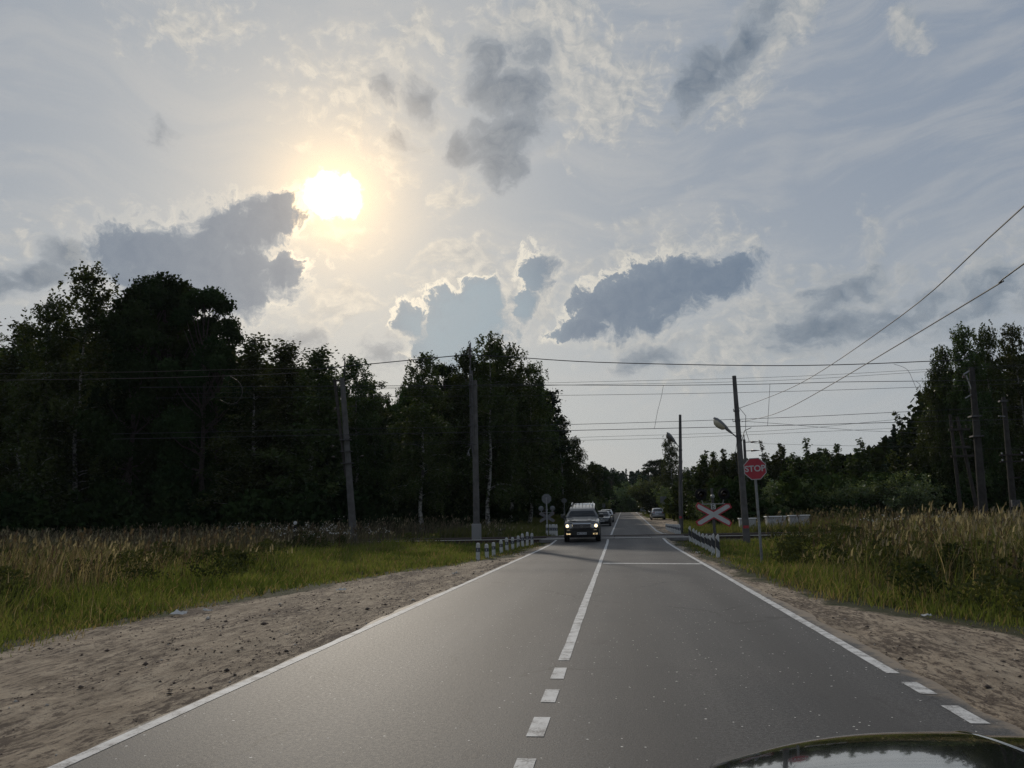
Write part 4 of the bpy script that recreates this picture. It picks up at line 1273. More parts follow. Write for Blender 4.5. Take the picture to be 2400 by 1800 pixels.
wire('thick dark wire hung over the top of the tall two part pole', [(734, 866, 47.5), (1067, 834, 47), (1103, 832, 47), (1208, 837.5, 47.5), (1400, 849, 48.5), (1740, 856.5, 49.5), (1960, 855, 49.8), (2193, 846, 50), (2276, 842, 50)], .03, ext=(0, 0))
wire('faint upper wire crossing the dark left wood', [(0, 875.5, 49), (300, 872, 49), (464, 868, 49), (734, 862, 48)], .014, BRONZE, ext=(20, 0))
wire('lower wire crossing the dark left wood, ending in a hanging loop', [(0, 891, 48), (300, 887, 48), (544, 880.5, 48), (700, 874, 47.5)], .02, BRONZE, ext=(20, 0))
wire('loose curled wire loop hanging before the dark left wood', [(540, 881, 47.8), (562, 898, 47.8), (568, 921, 47.8), (556, 942, 47.8), (536, 946, 47.8), (515, 936, 47.8)], .014, BRONZE, ext=(0, 0))
wire('topmost thin wire below the thick dark one', [(800, 912, 54), (1262, 898, 53), (1800, 884.5, 53), (2190, 865, 53)], .011)
wire('thin wire splitting upwards from the catenary cable', [(1325, 902.5, 52), (1800, 892.6, 52), (2190, 870, 52)], .011)
wire('catenary cable carrying both hanging droppers', [(800, 905, 47), (1060, 903.5, 47), (1260, 902.3, 47), (1555, 903, 47), (1800, 900, 47.3), (1960, 895.5, 48), (2165, 893, 49), (2250, 892, 49.5)], .019)
wire('single wire just under the catenary cable', [(800, 930, 51), (1298, 926.8, 51), (1800, 918.6, 51), (2165, 907, 51), (2280, 903, 51)], .013)
wire('upper of the two contact wires in the middle of the sky gap', [(700, 1008, 50.3), (820, 1005.5, 50.3), (1333, 995, 50.3), (1800, 980, 50.3), (2146, 964, 50.3)], .016)
wire('lower contact wire with the droppers tied to it', [(740, 1020, 47), (894, 1017, 47), (1345, 1008.7, 47), (1800, 998, 47), (2113, 989.5, 47), (2330, 984, 47)], .019)
wire('faint wire above the far lamp', [(1360, 1025, 56), (1800, 1010, 56), (2113, 982, 56)], .011)
wire('lowest faint wire touching the far lamp', [(1360, 1032, 55), (1560, 1027, 55), (1800, 1017, 55), (2113, 1003, 55)], .011)
wire('wire sloping down to the right from the near lamp pole', [(1737, 987, 41), (1850, 995, 44), (2000, 1008, 50), (2060, 1011, 52)], .011, ext=(0, 6))
wire('lowest wire leaving the distant pole behind the stop sign', [(1767, 1039, 80), (1900, 1043, 74), (2000, 1045, 70)], .013, ext=(0, 15))
wire('upper power line rising from the near lamp pole out of the picture', [(1732.6, 957, 41), (1873, 900, 33), (2111, 741, 20), (2400, 483, 12.2), ], .012, ext=(0, 14))
wire('lower power line rising from the near lamp pole out of the picture', [(1738, 988.6, 41), (1810, 972, 35), (1900, 929, 28), (2284, 700, 14.5), (2400, 618, 12.2)], .012, ext=(0, 14))
wire('left hanging dropper wire between catenary cable and contact wire', [(1554.8, 903, 47), (1550, 930, 47), (1541, 965, 47), (1534, 1004, 47)], .012, ext=(0, 0))
wire('right hanging dropper wire behind the near lamp pole', [(1804.5, 900.5, 47), (1803, 930, 47), (1801, 965, 47), (1799, 998, 47)], .012, ext=(0, 0))
wire('jumper wire curling down before the tall right birches', [(2095, 853, 49.8), (2125, 865, 49.8), (2139, 890, 49.8), (2147, 908, 49.8), (2156, 912, 49.8), (2157, 902, 49.8), (2147, 894, 49.8)], .011, ext=(0, 0))


# ------------------------------------------------------------------ signs and signals
SIGN_BACK = mat('grey sign back', (.17, .175, .18), .6, .3, var=(6, (.12, .12, .125), .2))
RED_F = mat('red sign sheeting', (.38, .013, .030), .45, var=(5, (.30, .012, .025), .25))
WHITE_F = mat('white sign sheeting', (.46, .47, .46), .5, var=(6, (.38, .38, .37), .25))


def octagon(r, z0=0, x0=0):
    R_ = r / math.cos(math.pi / 8)
    return [(x0 + R_ * math.sin(math.pi / 8 + k * math.pi / 4), z0 + R_ * math.cos(math.pi / 8 + k * math.pi / 4)) for k in range(8)]


def stop_board(parent, c, r, tilt=0.):
    """octagonal board facing -y, its parts are sub-parts of the board"""
    b = MB(); b.prism(octagon(r), 0, .012); o = b.build('sign_board', SIGN_BACK, parent); o.location = c; o.rotation_euler.y = tilt
    b = MB(); b.prism(octagon(r - .004), -.003, -.0004); b.build('white_border', WHITE_F, o)
    b = MB(); b.prism(octagon(r - .024), -.006, -.0034); b.build('red_face', RED_F, o)
    b = text_mb('STOP', r * .78, .006); l = b.build('lettering', WHITE_F, o); l.location = (0, -.0085, 0); l.scale = (.98, 1, 1.0)
    return o


Y = 26.
q = at(1785, 1304, Y); g = gz1(q.x, Y); cc = at(1768.9, 1099, Y)
t_ = thing('stop_sign', 'red octagonal STOP sign on a leaning grey tube in the right grass', 'road sign', (q.x, Y, g - .1))
top = cc - t_.location
MB().tube([(0, 0, 0), (top.x * .97, 0, top.z - .1), (top.x, 0, top.z + .25)], .042, 12).build('post', mat('painted grey tube', (.24, .25, .25), .6, .2, var=(10, (.15, .15, .145), .2)), t_, 40)
stop_board(t_, (top.x, -.06, top.z), .352, R(-2))
for dz in (-.15, .15): MB().box((top.x, -.01, top.z + dz), (.16, .10, .04)).build('clamp', STEEL, t_)


def cross_arm_poly(L, w, ang_, inset=0.):
    """one arm of the warning cross: long hexagon with skew ends"""
    h = w / 2 - inset; l = L - inset * 1.2
    pts = [(-l, -h * .35), (-l + h * 1.1, -h), (l - h * .1, -h), (l, h * .35), (l - h * 1.1, h), (-l + h * .1, h)]
    c, s = math.cos(ang_), math.sin(ang_)
    return [(x * c - z * s, x * s + z * c) for x, z in pts]


def crossing_signal(label, loc, g_top, k, zx, zl, spread, zp, stop=None, rz=0., tilt=0.):
    """signal facing local -y: cross at zx, lamps at zl"""
    t_ = thing('crossing_signal', label, 'crossing signal', loc, rz, 'railway crossing signals')
    MB().tube([(0, 0, 0), (0, 0, zl + .25 if not stop else stop + .1)], [.065, .05], 12).build('post', STEEL if not stop else GALV, t_, 40)
    x_ = MB(); x_.prism(cross_arm_poly(.80 * k, .27 * k, R(30)), -.095, -.083); x_.prism(cross_arm_poly(.80 * k, .27 * k, R(-30)), -.0965, -.0845)
    cr = x_.build('warning_cross', RED_F, t_); cr.location.z = zx; cr.rotation_euler.y = tilt
    b = MB(); b.prism(cross_arm_poly(.80 * k, .27 * k, R(30), .052 * k), -.100, -.097); b.prism(cross_arm_poly(.80 * k, .27 * k, R(-30), .052 * k), -.1015, -.0985); b.build('white_face', WHITE_F, cr)
    b = MB(); b.prism(cross_arm_poly(.79 * k, .26 * k, R(30)), -.082, -.076); b.prism(cross_arm_poly(.79 * k, .26 * k, R(-30)), -.0835, -.0775); b.build('cross_back', SIGN_BACK, cr)
    b = MB(); b.box((0, -.05, zl - .40 * k), (spread * 2.1, .05, .04)); b.tube([(-spread * .85, -.05, zl - .40 * k), (-spread, -.05, zl - .15)], .02, 6); b.tube([(spread * .85, -.05, zl - .40 * k), (spread, -.05, zl - .15)], .02, 6); b.build('lamp_bracket', GALV, t_)
    for sx in (-1, 1):
        r = .24 * k
        b = MB(); b.lathe([(.02, .06), (r * .6, .06), (r, .02), (r, -.01), (r * .8, -.02), (.02, -.02)][::-1], 'y', (sx * spread, -.1, zl), 28)
        lm = b.build('signal_lamp', BLACK if not stop else SIGN_BACK, t_, 30)
        b = MB(); b.lathe([(.01, -.075), (.06, -.07), (.105, -.045), (.105, -.022), (.01, -.022)], 'y', (sx * spread, -.1, zl), 22); b.build('lens', mat('dark red lens', (.05, .004, .005), .12, coat=1.) if 'lens' not in LENS else LENS['lens'], lm, 40)
        b = MB(); n = 16
        b.loft([[((sx * spread) + rr * math.cos(a), -.12 - yy, zl + rr * math.sin(a)) for rr, yy in ((.125, 0), (.13, .26 if math.sin(a) > 0 else .1), (.136, .26 if math.sin(a) > 0 else .1), (.136, 0))] for a in np.linspace(R(-20), R(200), n)]); b.build('visor', BLACK, lm, 30)
    b = MB(); b.lathe([(.02, -.10), (.06, -.10), (.085, -.06), (.085, .06), (.03, .1)], 'y', (0, -.07, zl - .10), 16); b.build('middle_lamp', GALV, t_, 40)
    if not stop:
        b = MB(); b.box((0, -.105, zp), (.185, .01, .225)); pl = b.build('letter_plate', WHITE_F, t_)
        b = MB()
        for cx, cz, w, h in ((0, .072, .10, .022), (-.039, 0, .022, .166), (0, -.072, .10, .022), (.008, .004, .072, .022), (.039, -.034, .022, .054)):
            b.box((cx, -.1125, zp + cz), (w, .004, h))
        b.build('letter', BLACK, pl)
    else:
        stop_board(t_, (0, -.06, stop), .352)
    return t_


LENS = {'lens': mat('dark red lens', (.012, .003, .003), .2, coat=.3)}
Y = 33.
q = at(1678, 1280, Y); g = gz1(q.x, Y) - .05
zz = lambda u, v: at(u, v, Y).z - g
crossing_signal('crossing signal with red edged white cross and two black lamps, behind the right striped posts', (q.x - .02, Y, g), None, 1., zz(1675, 1206), zz(1673, 1158), .465, zz(1674.5, 1187), tilt=R(.5))
Y = 58.
q = at(1283, 1254, Y); g = gz1(q.x, Y) - .05
zz = lambda u, v: at(u, v, Y).z - g
crossing_signal('grey back of the far crossing signal with an octagon on top', (q.x, Y, g), None, .8, zz(1285, 1212), zz(1282, 1191.5), .43, 0, stop=zz(1279, 1169), rz=math.pi)


def back_sign(label, u, v, Y, w, h, shape='square', m=SIGN_BACK, posts=1):
    q = at(u, v, Y); g = gz1(q.x, Y)
    t_ = thing('road_sign', label, 'road sign', (q.x, Y, g - .05), group='small road signs seen from behind')
    z = q.z - g
    for i in range(posts): MB().tube([((i - (posts - 1) / 2) * .22, .03, 0), ((i - (posts - 1) / 2) * .22, .03, z + h * .3)], .035, 8).build('post', GALV, t_, 40)
    b = MB()
    if shape == 'square': b.box((0, 0, z), (w, .012, h), bev=.003)
    elif shape == 'triangle': b.prism([(-w / 2, z + h / 2), (w / 2, z + h / 2), (0, z - h / 2)], 0, .01)
    else: b.prism([(w / 2 * math.cos(a), z + h / 2 * math.sin(a)) for a in np.linspace(0, 6.283, 20, endpoint=False)], 0, .01)
    bd = b.build('sign_board', m, t_)
    if shape == 'square' and posts == 2:
        b = MB(); b.box((0, -.009, z), (.02, .008, h * .94)); b.box((0, -.009, z + h * .1), (w * .94, .008, .02)); b.build('stiffener', STEEL, bd)


back_sign('pale square sign on two posts behind the parked silver car', 1554.8, 1170.5, 101, .8, .85, posts=2)
back_sign('small pale square sign past the third oncoming car', 1415, 1184, 125, .46, .55)
back_sign('dim round sign on a thin post between far signal and large car', 1322, 1172, 80, .55, .5, 'round')
back_sign('tiny narrow sign above the roof of the large car', 1382, 1169, 140, .3, .55)

# ------------------------------------------------------------------ guard posts
ORD = ['first', 'second', 'third', 'fourth', 'fifth', 'sixth', 'seventh', 'eighth', 'ninth', 'tenth']
BAND_B = mat('black band paint', (.022, .022, .024), .7, var=(9, (.05, .05, .05), .2))
BAND_G = mat('blue grey band paint', (.05, .056, .072), .7, var=(9, (.09, .095, .11), .2))


def guard_proto(name, w, h, band, slant, rnd):
    """white concrete post, band and reflector"""
    t_ = thing(name, '', 'guard post')
    b = MB(); d = w * .8
    if rnd:
        prof = [(1, 0), (1, h - .10), (.92, h - .05), (.70, h - .015), (.35, h)]
        b.loft([[(w / 2 * math.cos(a) * k * 1.05, d / 2 * math.sin(a) * k * 1.05, z) for a in np.linspace(R(22.5), R(382.5), 8, endpoint=False)] for k, z in prof])
    else:
        # sloping cut top, lower towards the road
        x, y = w / 2, d / 2
        b.loft([[(-x, -y, 0), (x, -y, 0), (x, y, 0), (-x, y, 0)], [(-x, -y, h - .13), (x, -y, h - .05), (x, y, h - .05), (-x, y, h - .13)], [(-x * .45, -y * .55, h - .05), (x * .6, -y * .55, h), (x * .6, y * .55, h), (-x * .45, y * .55, h - .05)]])
    b.build('post', WHITE, t_, 40)
    b = MB(); x, y = w / 2 * (1.0 if rnd else 1.) + .003, d / 2 + .003
    z0, z1 = h * (.50 if rnd else .40), h * .76
    if rnd:
        b.loft([[(x * math.cos(a) * 1.05, y * math.sin(a) * 1.05, z) for a in np.linspace(R(22.5), R(382.5), 8, endpoint=False)] for z in (z0 + .02, z1 - .01)], caps=False)
    else:
        b.loft([[(-x, -y, z + slant), (x, -y, z - slant), (x, y, z - slant), (-x, y, z + slant)] for z in (z0, z1)][::1], caps=False)
    b.build('band', band, t_)
    if rnd:
        b = MB(); b.box((.0, -d / 2 - .006, (z0 + z1) / 2), (.018, .012, .085)); b.build('reflector', WHITE, t_)
    return t_


def place_posts(proto, lab, pts, h0, group, first=True):
    used = []
    for i, (u, vt, Y) in enumerate(pts):
        tp = at(u, vt, Y); g = gz1(tp.x, Y) - .06
        label = lab(i)
        k = (tp.z - g) / h0
        if i == 0:
            o = proto; o.location = (tp.x, Y, g); o['label'] = label; o['group'] = group; o.rotation_euler.z = random.uniform(-.06, .06)
            o.scale = (1, 1, k)
        else:
            o = dup(proto, label, (tp.x, Y, g), random.uniform(-.12, .12), (random.uniform(.96, 1.05), 1, k))
        o.rotation_euler.y = random.uniform(-.03, .03); o.rotation_euler.x = random.uniform(-.03, .03)


pr = [(1616.4, 1232.5, 44), (1623.7, 1237.9, 42.1), (1630.7, 1242, 40.2), (1637.3, 1246, 38.3), (1646.2, 1249.9, 36.4), (1654.6, 1251.5, 34.5), (1661.1, 1253.6, 32.6), (1668.7, 1250, 30.7), (1679.6, 1251.4, 28.8)][::-1]
place_posts(guard_proto('guard_post', .13, .72, BAND_B, .06, False), lambda i: ('white post with slanted black band standing nearest to the stop sign, end of its row' if i == 0 else 'white post with slanted black band at the rail end of the right row' if i == 8 else f'white post with slanted black band, {ORD[i]} of the right row counted from the stop sign'), pr, .72, 'striped guard posts right of the road')
pl = [(1119.5, 1272.2, 29), (1141, 1274.6, 30.2), (1156.8, 1271, 32), (1174.6, 1265.6, 34.3), (1188, 1260.2, 36.7), (1201.4, 1259, 38), (1213.8, 1255.4, 40), (1224.6, 1250.5, 41), (1234.9, 1246.9, 41.9), (1246.3, 1249.3, 43.6)]
place_posts(guard_proto('guard_post', .15, .72, BAND_G, 0, True), lambda i: ('white post with grey band at the far left end of the left row' if i == 0 else 'darker post at the rail end of the left row' if i == 9 else f'white post with grey band, {ORD[i]} of the left row counted from its left end'), pl, .72, 'banded guard posts left of the road')
pf = [(1592, 1229, 54.2), (1587.5, 1229, 55.4), (1583.5, 1228.8, 56.6), (1579.5, 1228.6, 57.8), (1575.5, 1228.3, 59.2), (1571, 1228, 60.6), (1566.5, 1227.6, 62.2), (1562, 1227.3, 64)]
place_posts(guard_proto('guard_post', .17, .62, BAND_G, .0, True), lambda i: ('white post touching the foot of the far lamp pole' if i == 0 else f'white post beyond the rails, {ORD[i]} in the row starting at the far lamp pole'), pf, .62, 'guard posts beyond the rails on the right')
pq = [(1281, 1228.6, 57), (1289, 1228.8, 56.6), (1294, 1228.8, 56.3), (1299, 1228.8, 56.0), (1303.5, 1229, 55.7)]
place_posts(guard_proto('guard_post', .165, .72, BAND_G, .0, True), lambda i: ('white post just left of the far crossing signal mast' if i == 0 else f'white post close under the far crossing signal, {ORD[i - 1]} to the right of its mast'), pq, .72, 'guard posts around the far crossing signal')

# ------------------------------------------------------------------ relay cabinets
CAB = mat('grey white cabinet paint', (.40, .40, .395), .6, var=(4, (.25, .24, .23), .2), bump=(12, .2, .01))
LID = mat('white cabinet lid', (.70, .70, .68), .5)


def cabinet(label, u0_, u1, vt, Y):
    a, b_ = at(u0_, vt, Y), at(u1, vt, Y); w = b_.x - a.x; cx = (a.x + b_.x) / 2; g = gz1(cx, Y)
    h = a.z - g
    t_ = thing('relay_cabinet', label, 'cabinet', (cx, Y + .4, g), R(random.uniform(-4, 4)), 'relay cabinets beside the railway')
    MB().box((0, 0, h * .5 + .08), (w * .93, .7, h - .30), bev=.015, taper=1.03).build('body', CAB, t_)
    MB().box((0, 0, h - .05), (w * 1.04, .86, .07), bev=.015).build('lid', LID, t_)
    dr = MB().box((0, -.37, h * .5 + .06), (w * .82, .03, h - .48), bev=.008).build('door', CAB, t_)
    MB().box((w * .33, -.40, h * .52), (.035, .03, .14)).build('handle', STEEL, dr)
    for s_ in (-1, 1): MB().box((s_ * w * .4, 0, .11), (.09, .5, .24)).build('leg', STEEL, t_)


cabinet('grey cabinet half hidden by the near lamp pole', 1733, 1773, 1214, 56)
cabinet('grey white cabinet between the stop sign post and the right cabinet', 1796, 1843, 1209.5, 56.5)
cabinet('rightmost stained grey white cabinet in the tall grass', 1850, 1898, 1207, 57)
# ------------------------------------------------------------------ vehicles
TYRE = mat('tyre rubber', (.016, .016, .017), .8, bump=(40, .3, .005))
RIM = mat('alloy wheel', (.35, .35, .36), .35, .9)
GLASS = mat('dark car glass', (.010, .013, .017), .05, spec=.22)
CHROME = mat('chrome trim', (.6, .6, .6), .18, 1.)
LENS_C = mat('clear lamp lens', (.55, .56, .57), .12, coat=1., metal=.3)
LIT = mat('lit warm bulb', (1, .9, .7), .3, emit=((1., .80, .48), 2.0))
LIT_D = mat('lit amber fog bulb', (1, .85, .6), .3, emit=((1., .74, .38), 1.0))
TAIL = mat('red tail lamp lens', (.25, .012, .012), .2, coat=.8)
PLATE = mat('dusty white plate', (.45, .46, .47), .5)
DARKP = mat('black bumper plastic', (.02, .02, .021), .6)


def paint(name, c, metal=.5): return mat(name, c, .28, metal, coat=1.)


def make_car(name, label, cat, loc, rz, sp, pm, group=None, pitch=0., lit=False, rear=False):
    """front at local y = 0 looking along -y, rear at y = L"""
    t_ = thing(name, label, cat, loc, rz, group)
    t_.rotation_euler.x = pitch
    L, W, H = sp['L'], sp['W'], sp['H']; zb = sp['zb']; w2 = W / 2
    # lower body
    rings = []
    for y, kw, zt in sp['body']:
        w = w2 * kw; zl = zb + (.10 if y < .1 or y > L - .1 else 0); zm = lerp(zl, zt, .55)
        half = [(0, zl), (w * .86, zl), (w * .985, zl + .10), (w, zm), (w * .985, zt - .10), (w * .93, zt - .025), (w * .80, zt), (w * .45, zt + .012), (0, zt + .018)]
        ring = [(x, y, z) for x, z in half] + [(-x, y, z) for x, z in half[1:-1][::-1]]
        rings.append(ring)
    b = MB(); b.loft(rings); body = b.build('body', pm, t_, 35)
    # cabin
    lv = sp['cabin']   # (z, front y, rear y, half width)
    loops = []
    def loop(z, yf, yr, w, c=.12, sag=0.):
        cc = min(c, w * .3)
        pts = [(-w + cc, yf), (0, yf - .03), (w - cc, yf), (w, yf + cc * 1.3), (w, yr - cc), (w - cc, yr), (0, yr + .02), (-w + cc, yr), (-w, yr - cc), (-w, yf + cc * 1.3)]
        return [(x, y, z - sag * (1 - min(1, max(0, (y - yf) / 1.5))) ** 1.6) for x, y in pts]
    SG = sp.get('sag', 0.); zr = lv[-1][0] - lv[0][0]
    for q in lv: loops.append(loop(*q, sag=SG * max(0, (q[0] - lv[0][0]) / zr - .25) / .75))
    z, yf, yr, w = lv[-1]
    if SG:
        for dy, dw, dz_ in ((.10, .10, .012), (.45, .18, .030), (.9, .3, .042)): loops.append(loop(z + dz_, yf + dy, yr - dy * .5, w - dw, .2, sag=SG * (1 - dy * .42)))
    else: loops.append(loop(z + .03, yf + .25, yr - .25, w - .16, .2))
    b = MB(); b.loft(loops); roof = b.build('cabin', pm, t_, 40)
    def srf(k):   # interpolated level, k from 0 at the belt to 1 at the roof edge
        zs = [q[0] for q in lv]; z = lerp(zs[0], zs[-1], k)
        return z, np.interp(z, zs, [q[1] for q in lv]), np.interp(z, zs, [q[2] for q in lv]), np.interp(z, zs, [q[3] for q in lv])
    e = .006
    def screen(front, k0, k1, m_, nm):
        b = MB(); rows = []
        for k in np.linspace(k0, k1, 5):
            z, a, r_, w = srf(k)
            if front: z -= SG * max(0, k - .25) / .75
            y = a - .03 - e if front else r_ + .02 + e
            yc = a - e if front else r_ + e
            ww = w - .135
            rows.append([(-ww, yc, z), (0, y, z), (ww, yc, z)])
        for i in range(4):
            for j in range(2): b.quad(rows[i][j], rows[i][j + 1], rows[i + 1][j + 1], rows[i + 1][j])
        return b.build(nm, m_, t_, 40)
    ws = screen(True, .05, .93, GLASS, 'windscreen')
    screen(False, .15, .9, GLASS, 'rear_window')
    if not rear:
        b = MB(); z, a, r_, w = srf(.08)
        for sx in (-.35, .3): b.tube([(sx, a - .05, z), (sx - .42, a - .02, z + .05)], .012, 4)
        b.build('wiper', DARKP, ws)
    for sd in (-1, 1):
        for f0, f1 in sp['win']:
            b = MB(); P = []
            for k in (.08, .90):
                z, a, r_, w = srf(k)
                ya = lerp(a + .17, r_ - .15, f0); yb = lerp(a + .17, r_ - .15, f1)
                P.append([(sd * (w + e), ya, z), (sd * (w + e), yb, z)])
            b.quad(P[0][0], P[0][1], P[1][1], P[1][0]); b.build('side_window', GLASS, t_)
    # wheels
    rw = sp['rw']; ww = sp.get('ww', .24)
    for sd in (-1, 1):
        for y in sp['axles']:
            x0 = sd * (w2 * .985)
            MB().lathe([(rw + .075, -.02), (rw + .075, .012), (rw + .05, .02), (.05, .02), (.05, -.02)], 'x', (x0, y, rw + .015), 24).build('wheel_arch', DARKP, t_, 40)
            xw = sd * (w2 + .012 - ww / 2)
            wl = MB().lathe([(rw * .6, -ww / 2), (rw * .93, -ww / 2), (rw, -ww / 2 + .035), (rw, ww / 2 - .035), (rw * .93, ww / 2), (rw * .6, ww / 2)], 'x', (xw, y, rw), 28).build('wheel', TYRE, t_, 40)
            b = MB(); xo = xw + sd * (ww / 2 - .015)
            b.lathe([(.02, -.02), (rw * .62, -.02), (rw * .66, .02 * sd), (rw * .60, .005), (.02, .0)], 'x', (xo, y, rw), 24)
            for k in range(5):
                a = k * 1.2566
                b.add([(xo + sd * .02, y + math.cos(a + s) * q, rw + math.sin(a + s) * q) for s, q in ((-.35, .05), (.35, .05), (.12, rw * .62), (-.12, rw * .62))], [(0, 1, 2, 3)])
            b.build('rim', RIM, wl, 40)
    # mirrors
    for sd in (-1, 1):
        z, a, r_, w = srf(.12)
        b = MB(); b.box((sd * (w + .17), a + .27, z + .06), (.24, .13, sp.get('mh', .17)), bev=.03); b.tube([(sd * (w - .02), a + .3, z), (sd * (w + .12), a + .29, z + .02)], .03, 6)
        b.build('mirror', sp.get('mm', pm), t_, 40)
    if sp.get('rails'):
        z, a, r_, w = lv[-1]
        for sd in (-1, 1):
            x = sd * (w - .09)
            b = MB(); b.tube([(x, a + .28, z + .02), (x, a + .42, z + .095), (x, (a + r_) / 2, z + .105), (x, r_ - .55, z + .095), (x, r_ - .4, z + .03)], .022, 6); b.build('roof_rail', sp.get('railm', CHROME), t_, 50)
    if sp.get('ribs'):
        z, a, r_, w = lv[-1]
        for x in (-.42, -.21, 0, .21, .42):
            MB().box((x * .95, (a + r_) / 2, z + .032), (.03, r_ - a - .75, .008)).build('roof_rib', pm, roof)
    return t_, srf, body


def plate_at(t_, y, z, w, h, txt):
    b = MB(); b.box((0, y, z), (w, .02, h)); p = b.build('number_plate', PLATE, t_)
    s = -1 if y < 1 else 1
    for i, ch in enumerate(txt):
        m_ = text_mb(ch, h * .82, .002)
        l = m_.build('character', BLACK, p); l.location = ((-w * .42 + i * w * .84 / (len(txt) - 1)) * (1 if s < 0 else -1), y + s * .013, z - h * .02)
        if s > 0: l.rotation_euler.z = math.pi


# large dark off-roader coming over the rails
P_SUV = paint('dark graphite metallic paint', (.030, .031, .030), .6)
suv = dict(sag=.15, L=4.95, W=1.97, H=1.9, zb=.30, rw=.39, ww=.28, axles=(.95, 3.80), rails=True, ribs=True, mh=.21, win=((0, .31), (.35, .66), (.70, .97)),
           body=[(0, .80, .92), (.04, .88, 1.02), (.14, .95, 1.09), (.35, .985, 1.135), (.8, 1., 1.175), (1.38, 1., 1.25), (1.7, 1., 1.24), (4.5, .99, 1.24), (4.85, .95, 1.2), (4.95, .88, 1.05)],
           cabin=[(1.18, 1.34, 4.86, .925), (1.30, 1.46, 4.83, .91), (1.55, 1.78, 4.72, .83), (1.79, 2.06, 4.58, .735), (1.86, 2.22, 4.50, .69)])
q = at(1364.5, 1262, 42.6)
t_, srf, body = make_car('large_car', 'dark off-roader with lit headlamps and roof rails coming over the rails', 'car', (q.x, 42.5, .0), R(1.0), suv, P_SUV, 'oncoming cars', pitch=R(4.2))
t_.location.z = .02
hood = MB()
ys = [.30, .55, .9, 1.30]
hood.loft([[(x * .86, y, np.interp(y, [.3, .35, .8, 1.38], [1.135, 1.145, 1.185, 1.262]) + .016 + .022 * math.cos(x / .8 * 1.57) + (.018 if .42 < abs(x) < .6 else 0)) for x in np.linspace(-.88, .88, 17)] for y in ys], caps=False, closed=False)
hd_ = hood.build('bonnet', P_SUV, t_, 50)
b = MB(); b.box((0, -.005, .905), (1.02, .07, .30), bev=.03); gr = b.build('grille', CHROME, t_, 30)
b = MB(); b.box((0, -.042, .905), (.92, .012, .235)); b.build('grille_mesh', BLACK, gr)
for k in (-1.5, -.5, .5, 1.5): MB().box((0, -.052, .905 + k * .055), (.92, .016, .021)).build('grille_bar', CHROME, gr)
b = MB()
for a_, c_ in ((.085, .058), (.05, .025)):
    n = 20
    b.loft([[(a_ * math.cos(an) * k, -.066 - d_, .905 + c_ * math.sin(an) * k + (.015 if a_ < .08 else 0)) for k, d_ in ((1, 0), (1, .008), (.84, .008), (.84, 0))] for an in np.linspace(0, 6.283, n)], caps=False)
b.loft([[(.03 * math.cos(an) * k, -.066 - d_, .905 + .056 * math.sin(an) * k) for k, d_ in ((1, 0), (1, .008), (.8, .008), (.8, 0))] for an in np.linspace(0, 6.283, 20)], caps=False)
b.build('emblem', CHROME, gr, 40)
for sd in (-1, 1):
    b = MB(); n = 8
    pts = [(.53, -.012), (.62, -.014), (.74, .01), (.86, .075), (.945, .24), (.955, .36)]
    b.loft([[(sd * x, y, .80 + (.02 if i == 0 else 0)), (sd * x, y, 1.01 + .035 * i / 5), (sd * (x - .08), y + .1, 1.01 + .035 * i / 5), (sd * (x - .08), y + .1, .80)] for i, (x, y) in enumerate(pts)])
    hl = b.build('headlamp', LENS_C, t_, 40)
    MB().lathe([(.005, -.02), (.07, -.015), (.095, .02), (.095, .05)], 'y', (sd * .765, .0, .915), 18).build('bulb', LIT, hl, 40)
    b = MB(); b.box((sd * .70, .0, .50), (.25, .07, .12), bev=.02); fl = b.build('fog_lamp', LIT_D, t_, 30)
    MB().box((sd * .70, .02, .50), (.31, .07, .17), bev=.02).build('fog_surround', DARKP, t_, 30)
b = MB(); b.box((0, .03, .56), (1.66, .13, .36), bev=.05); b.build('bumper', P_SUV, t_, 40)
b = MB(); b.box((0, -.01, .70), (1.04, .06, .045), bev=.01); b.build('bumper_slot', BLACK, t_)
b = MB(); b.box((0, .02, .39), (1.5, .10, .10), bev=.02); b.build('lower_grille', BLACK, t_)
plate_at(t_, -.05, .52, .52, .112, 'H811TC190')
z, a_, r__, w = srf(.07); MB().box((.56, a_ - .02, z + .02), (.13, .004, .045)).build('sticker', WHITE, t_)

# second oncoming car
P_HAT = paint('charcoal metallic paint', (.05, .053, .056), .6)
hat = dict(L=4.0, W=1.70, H=1.52, zb=.20, rw=.30, ww=.19, axles=(.75, 3.2), rails=True, railm=BLACK, win=((0, .48), (.53, .97)),
           body=[(0, .70, .72), (.05, .82, .79), (.2, .93, .84), (.5, .985, .88), (1.05, 1., .96), (3.5, .99, .98), (3.9, .94, .95), (4.0, .85, .8)],
           cabin=[(.90, .98, 3.92, .79), (1.0, 1.12, 3.88, .78), (1.25, 1.5, 3.74, .70), (1.43, 1.82, 3.58, .62), (1.47, 1.98, 3.5, .58)])


